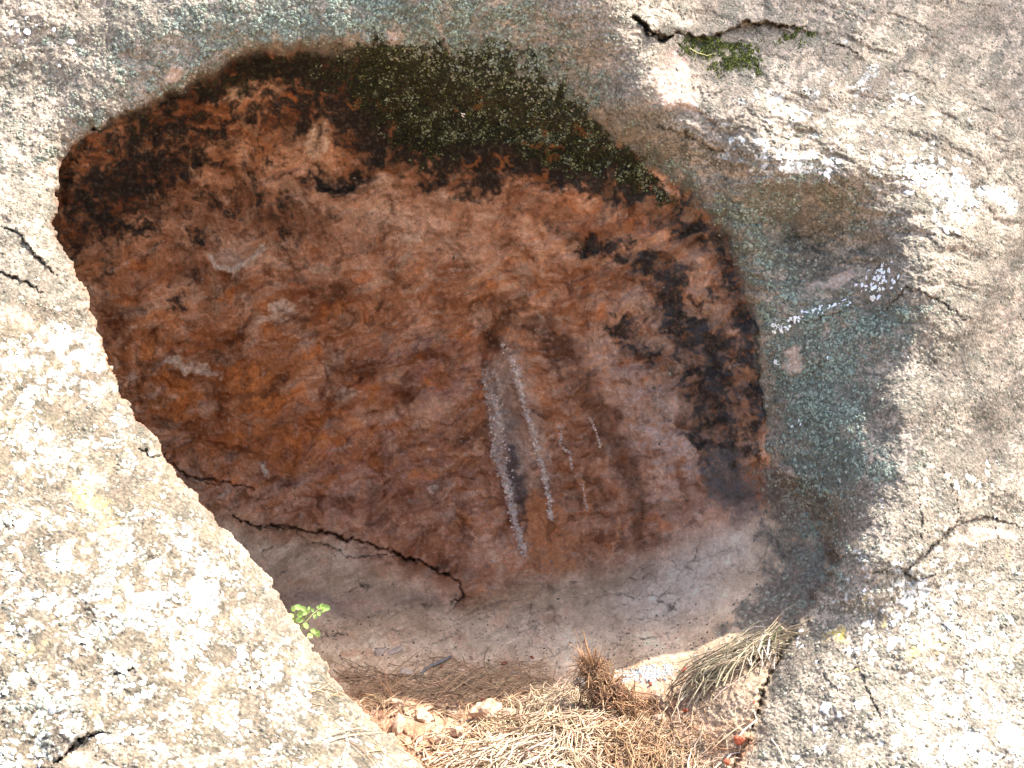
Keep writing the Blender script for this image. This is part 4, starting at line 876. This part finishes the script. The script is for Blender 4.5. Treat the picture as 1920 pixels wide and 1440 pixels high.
# row of white discs in the shaded niche + loose ones
u = []; v = []; r_ = []
def row(pts, n, spread, r0, r1):
    pts = np.array(pts, float)
    for k in range(n):
        t = rg.uniform(0, len(pts) - 1.001); i = int(t); q = pts[i] + (pts[i + 1] - pts[i]) * (t - i)
        u.append(q[0] + rg.normal() * spread); v.append(q[1] + rg.normal() * spread * .7); r_.append(math.exp(rg.uniform(math.log(r0), math.log(r1))))
row([(1442,600),(1462,620),(1478,612)], 26, 6, 2, 6.5); row([(1478,600),(1510,588),(1545,580),(1580,572),(1596,560)], 34, 6, 1.6, 6.5)
row([(1605,545),(1640,540),(1665,530),(1655,500),(1640,520)], 60, 12, 1.2, 5.5); row([(1620,535),(1648,540),(1640,560)], 10, 5, 3, 7)
row([(1700,320),(1740,330),(1790,380),(1800,410)], 70, 22, 2, 7); row([(1740,350),(1780,330)], 26, 26, 3, 9); row([(1780,430),(1792,436)], 5, 5, 5, 9)
row([(1440,290),(1500,300),(1560,320)], 40, 16, 2, 8); row([(1690,180),(1720,190)], 5, 8, 4, 10); row([(1560,250),(1700,270),(1820,300)], 40, 26, 2, 8)
row([(1455,680),(1457,682)], 3, 2, 4, 7); row([(1550,665),(1560,672)], 3, 5, 2, 4); row([(1500,800),(1490,780)], 4, 8, 2, 4)
row([(868,214),(869,218)], 3, 1.2, 3, 5); row([(20,30),(140,120)], 12, 30, 2, 6); row([(20,270),(30,290)], 5, 6, 3, 6)
row([(1590,1330),(1500,1400)], 16, 30, 3, 9); row([(1700,1150),(1850,1300)], 60, 70, 3, 12); row([(1800,950),(1850,900)], 14, 30, 3, 9)
row([(1500,1180),(1490,1210)], 8, 8, 2, 5); row([(1560,1240),(1650,1200)], 26, 30, 2, 7)
u = np.array(u); v = np.array(v); r_ = np.array(r_); n = len(u)
add_domes('white_lichen', 'chalk-white lichen discs dotted over the right-hand rock', 'lichen', M_lich, u, v, r_ * .00112, rg.uniform(.55, 1, n), .0007 + r_ * .00006, jitter(n, (.80, .82, .82), .07), S=9, irr=.26)
u = []; v = []; r_ = []
row([(908,700),(918,750),(926,800),(926,850),(940,890),(953,930),(964,980),(980,1036)], 330, 3.4, 1.2, 3.6)
row([(930,740),(940,800),(944,850),(955,900)], 70, 4.5, 1, 2.6)
row([(956,672),(968,700),(978,745),(992,790),(1005,835),(1018,885),(1028,930),(1034,975)], 190, 2.6, 1, 3.0)
row([(1050,800),(1054,838),(1066,850),(1074,878)], 36, 1.4, .9, 2); row([(1107,782),(1118,812),(1126,838)], 30, 1.2, .9, 2); row([(1091,905),(1096,930),(1102,955)], 26, 2, .9, 2); row([(940,640),(948,660)], 14, 3, .9, 2.2)
u = np.array(u); v = np.array(v); r_ = np.array(r_); n = len(u)
add_domes('mineral_crust', 'pinkish white mineral crust seeping down the middle of the back wall', 'mineral crust', M_lich, u, v, r_ * .0014, rg.uniform(.5, 1, n), .0014 + r_ * .0009, jitter(n, (.70, .57, .48), .25), S=6, irr=.3)
# many pale rosettes over the sunlit left rock
def sample(mask, n, box):
    out_u = []; out_v = []; tot = 0
    while tot < n:
        uu = rg.uniform(box[0], box[1], n * 2); vv = rg.uniform(box[2], box[3], n * 2)
        j = np.clip(np.searchsorted(ua, uu), 0, NU - 1); i = np.clip(np.searchsorted(va, vv), 0, NV - 1)
        k = rg.rand(n * 2) < mask[i, j]; out_u.append(uu[k]); out_v.append(vv[k]); tot += k.sum()
    return np.concatenate(out_u)[:n], np.concatenate(out_v)[:n]
clear_ = 1 - ZONE * (np.abs(SD) < 12)
msk = clear_ * np.clip((1 - inside) * left_l * sst(-.2, .4, gb + .4 * n1), 0, 1)
u, v = sample(msk, 2600, (-60, 800, 560, 1480)); r_ = np.exp(rg.uniform(math.log(2), math.log(9), 2600))
add_domes('pale_lichen', 'pale lichen rosettes covering the sunlit left rock', 'lichen', M_lich, u, v, r_ * .0008, rg.uniform(.6, 1, 2600), .0006 + r_ * .00010, jitter(2600, (.48, .475, .43), .2), S=8, irr=.3)
# grey-green crust grains
msk = np.clip((1 - inside) * (greenm * .9 + .10) * (1 - .9 * sst(.35, .65, bare)) + dbm * .25, 0, 1) * sst(-.6, .3, gg)
msk = clear_ * msk * sst(-.5, .5, md + .4 * n1); n = 24000; u, v = sample(msk, n, (-20, 1940, -20, 1460)); j = np.clip(np.searchsorted(ua, u), 0, NU - 1); i = np.clip(np.searchsorted(va, v), 0, NV - 1)
gv = greenm[i, j][:, None]; cols = jitter(n, (.19, .225, .18), .5) * gv + jitter(n, (.24, .22, .17), .5) * (1 - gv); r_ = np.exp(rg.uniform(math.log(1.6), math.log(4.2), n))
add_domes('crust_lichen', 'grey-green crusty lichen grains over the rock around the hollow', 'lichen', M_lich, u, v, r_ * .001, rg.uniform(.6, 1, n), .0010 + r_ * .00035, cols, S=6, irr=.28)
# grit along the foot of the wall and over the floor
msk = inside * sst(1120, 1240, V) * (.25 + .75 * sst(-.1, .5, fbm(U / 40, V / 22, 4, 120))); n = 1500; u, v = sample(msk, n, (600, 1480, 1120, 1345)); r_ = np.exp(rg.uniform(-.3, 1.1, n))
add_domes('grit', 'loose grit and crumbs strewn over the shaded hollow floor', 'grit', M_lich, u, v, r_ * .001, rg.uniform(.5, 1, n), .0008 + r_ * .0006, jitter(n, (.30, .22, .17), .65), S=6, irr=.3)
# powder-blue lichen at the floor rim
msk = bluel * inside; n = 260; u, v = sample(msk, n, (1100, 1300, 1220, 1300)); r_ = rg.uniform(1., 3, n)
add_domes('blue_lichen', 'powder-blue lichen patch on the floor rim above the root clump', 'lichen', M_lich, u, v, r_ * .001, rg.uniform(.6, 1, n), .0008 + r_ * .0002, jitter(n, (.38, .43, .44), .25), S=6, irr=.25)
# moss: tiny tufts
def tufts(u, v, L, base, var, name, label):
    n = len(u); p_, nn = surf(u, v); d_ = nn + .7 * rg.normal(size=(n, 3)) + np.array([0, 0, .3]); d_ /= np.linalg.norm(d_, axis=1, keepdims=True)
    pp = p_[:, None] + d_[:, None] * (L[:, None] * np.array([-.1, .5, 1.0])[None])[..., None]
    cj = jitter(n, base, var); hi = rg.rand(n) < .16; cj[hi] = cj[hi] * np.array([2.8, 2.9, 1.6])
    vt, fq, cc = strands(pp, L * .22, cj)
    link(name, mesh_np(name, vt, fq, M_moss, cc), kind='stuff', label=label, category='moss')
msk = np.clip(mossm * sst(560, 700, U), 0, 1); n = 15000; u, v = sample(msk, n, (480, 1300, 60, 420))
tufts(u, v, rg.uniform(.002, .005, n), (.034, .040, .014), .7, 'dark_moss', 'dark green moss over the upper lip of the hollow')
msk = (.5 * pale_l + .25) * mossm * sst(-.1, .5, fbm(U / 34, V / 34, 4, 85, .7) + .25 * n3) * sst(560, 900, U + 120 * n2); n = 2600; u, v = sample(msk, n, (480, 1300, 60, 420)); r_ = np.exp(rg.uniform(-.1, 1.2, n))
add_domes('pale_moss_lichen', 'pale specks of lichen scattered on the dark moss of the upper lip', 'lichen', M_lich, u, v, r_ * .001, rg.uniform(.6, 1, n), .001 + r_ * .0004, jitter(n, (.17, .19, .12), .6), S=6, irr=.3)
n = 4200; u, v = sample(np.clip(gmm, 0, 1) * sst(-.2, .4, gg + .5 * n3), n, (1180, 1560, 20, 180))
tufts(u, v, rg.uniform(.002, .006, n), (.075, .085, .025), .6, 'green_moss', 'olive green moss cushion on the ledge at the top')

# ------------------------------------------------------------------ a pine on top of the outcrop, above the frame, whose boughs dapple the upper right
tree = link('pine_tree', None, None, label='pine tree standing above the right end of the outcrop', category='tree'); TB = np.array([3.3, 4.4, 1.9]); tree.location = TB.tolist()
trk = [np.array([0, 0, -.8]), np.array([.03, .0, .8]), np.array([.0, .05, 2.2]), np.array([-.06, .02, 3.8]), np.array([-.03, 0, 5.6]), np.array([.02, 0, 7.0])]
tube_obj('trunk', trk, [.17, .14, .12, .095, .06, .02], M_bark, tree)
Ln = np.array(SUN)
targets = [((1890,60),3.6,.26,600),((1800,0),3.9,.18,260),((1400,50),3.5,.17,300),((1500,20),3.7,.14,220),((1900,190),3.4,.16,130),((1860,680),3.3,.22,150),((1700,860),3.6,.15,60),((1500,130),3.9,.14,70),((1250,110),3.6,.10,40),((1600,200),3.6,.2,90),((1600,-250),3.6,.4,700),((2200,200),3.5,.45,900),((2100,700),3.6,.4,700)]
allp = []; 
for (tu, tv), t_, rad_, cnt in targets:
    s_, _ = surf(tu, tv); c_ = s_ + Ln * t_ - TB
    hgt = max(1.6, min(6.4, c_[2] + .3)); q0 = np.array([np.interp(hgt, [-.8, .8, 2.2, 3.8, 5.6, 7], [0, .03, 0, -.06, -.03, .02]), 0, hgt])
    mid = (q0 + c_) / 2 + [0, 0, .12]; tube_obj('bough', [q0, q0 * .7 + mid * .3 + [0, 0, .03], mid, (mid + c_) / 2 + [0, 0, .05], c_], [.035, .03, .02, .013, .006], M_bark, tree)
    cc_ = c_ + rg.normal(size=(cnt // 6 + 1, 3)) * rad_ * .5
    for q in cc_:
        d_ = rg.normal(size=(14, 3)); d_ /= np.linalg.norm(d_, axis=1, keepdims=True)
        allp.append(q + d_[:, None] * (np.array([0, .05, .10])[None, :, None]))
allp = np.concatenate(allp); vt, fq, cc = strands(allp, np.full(len(allp), .0012), jitter(len(allp), (.06, .1, .03)))
link('crown', mesh_np('crown', vt, fq, M_pine, cc), tree)
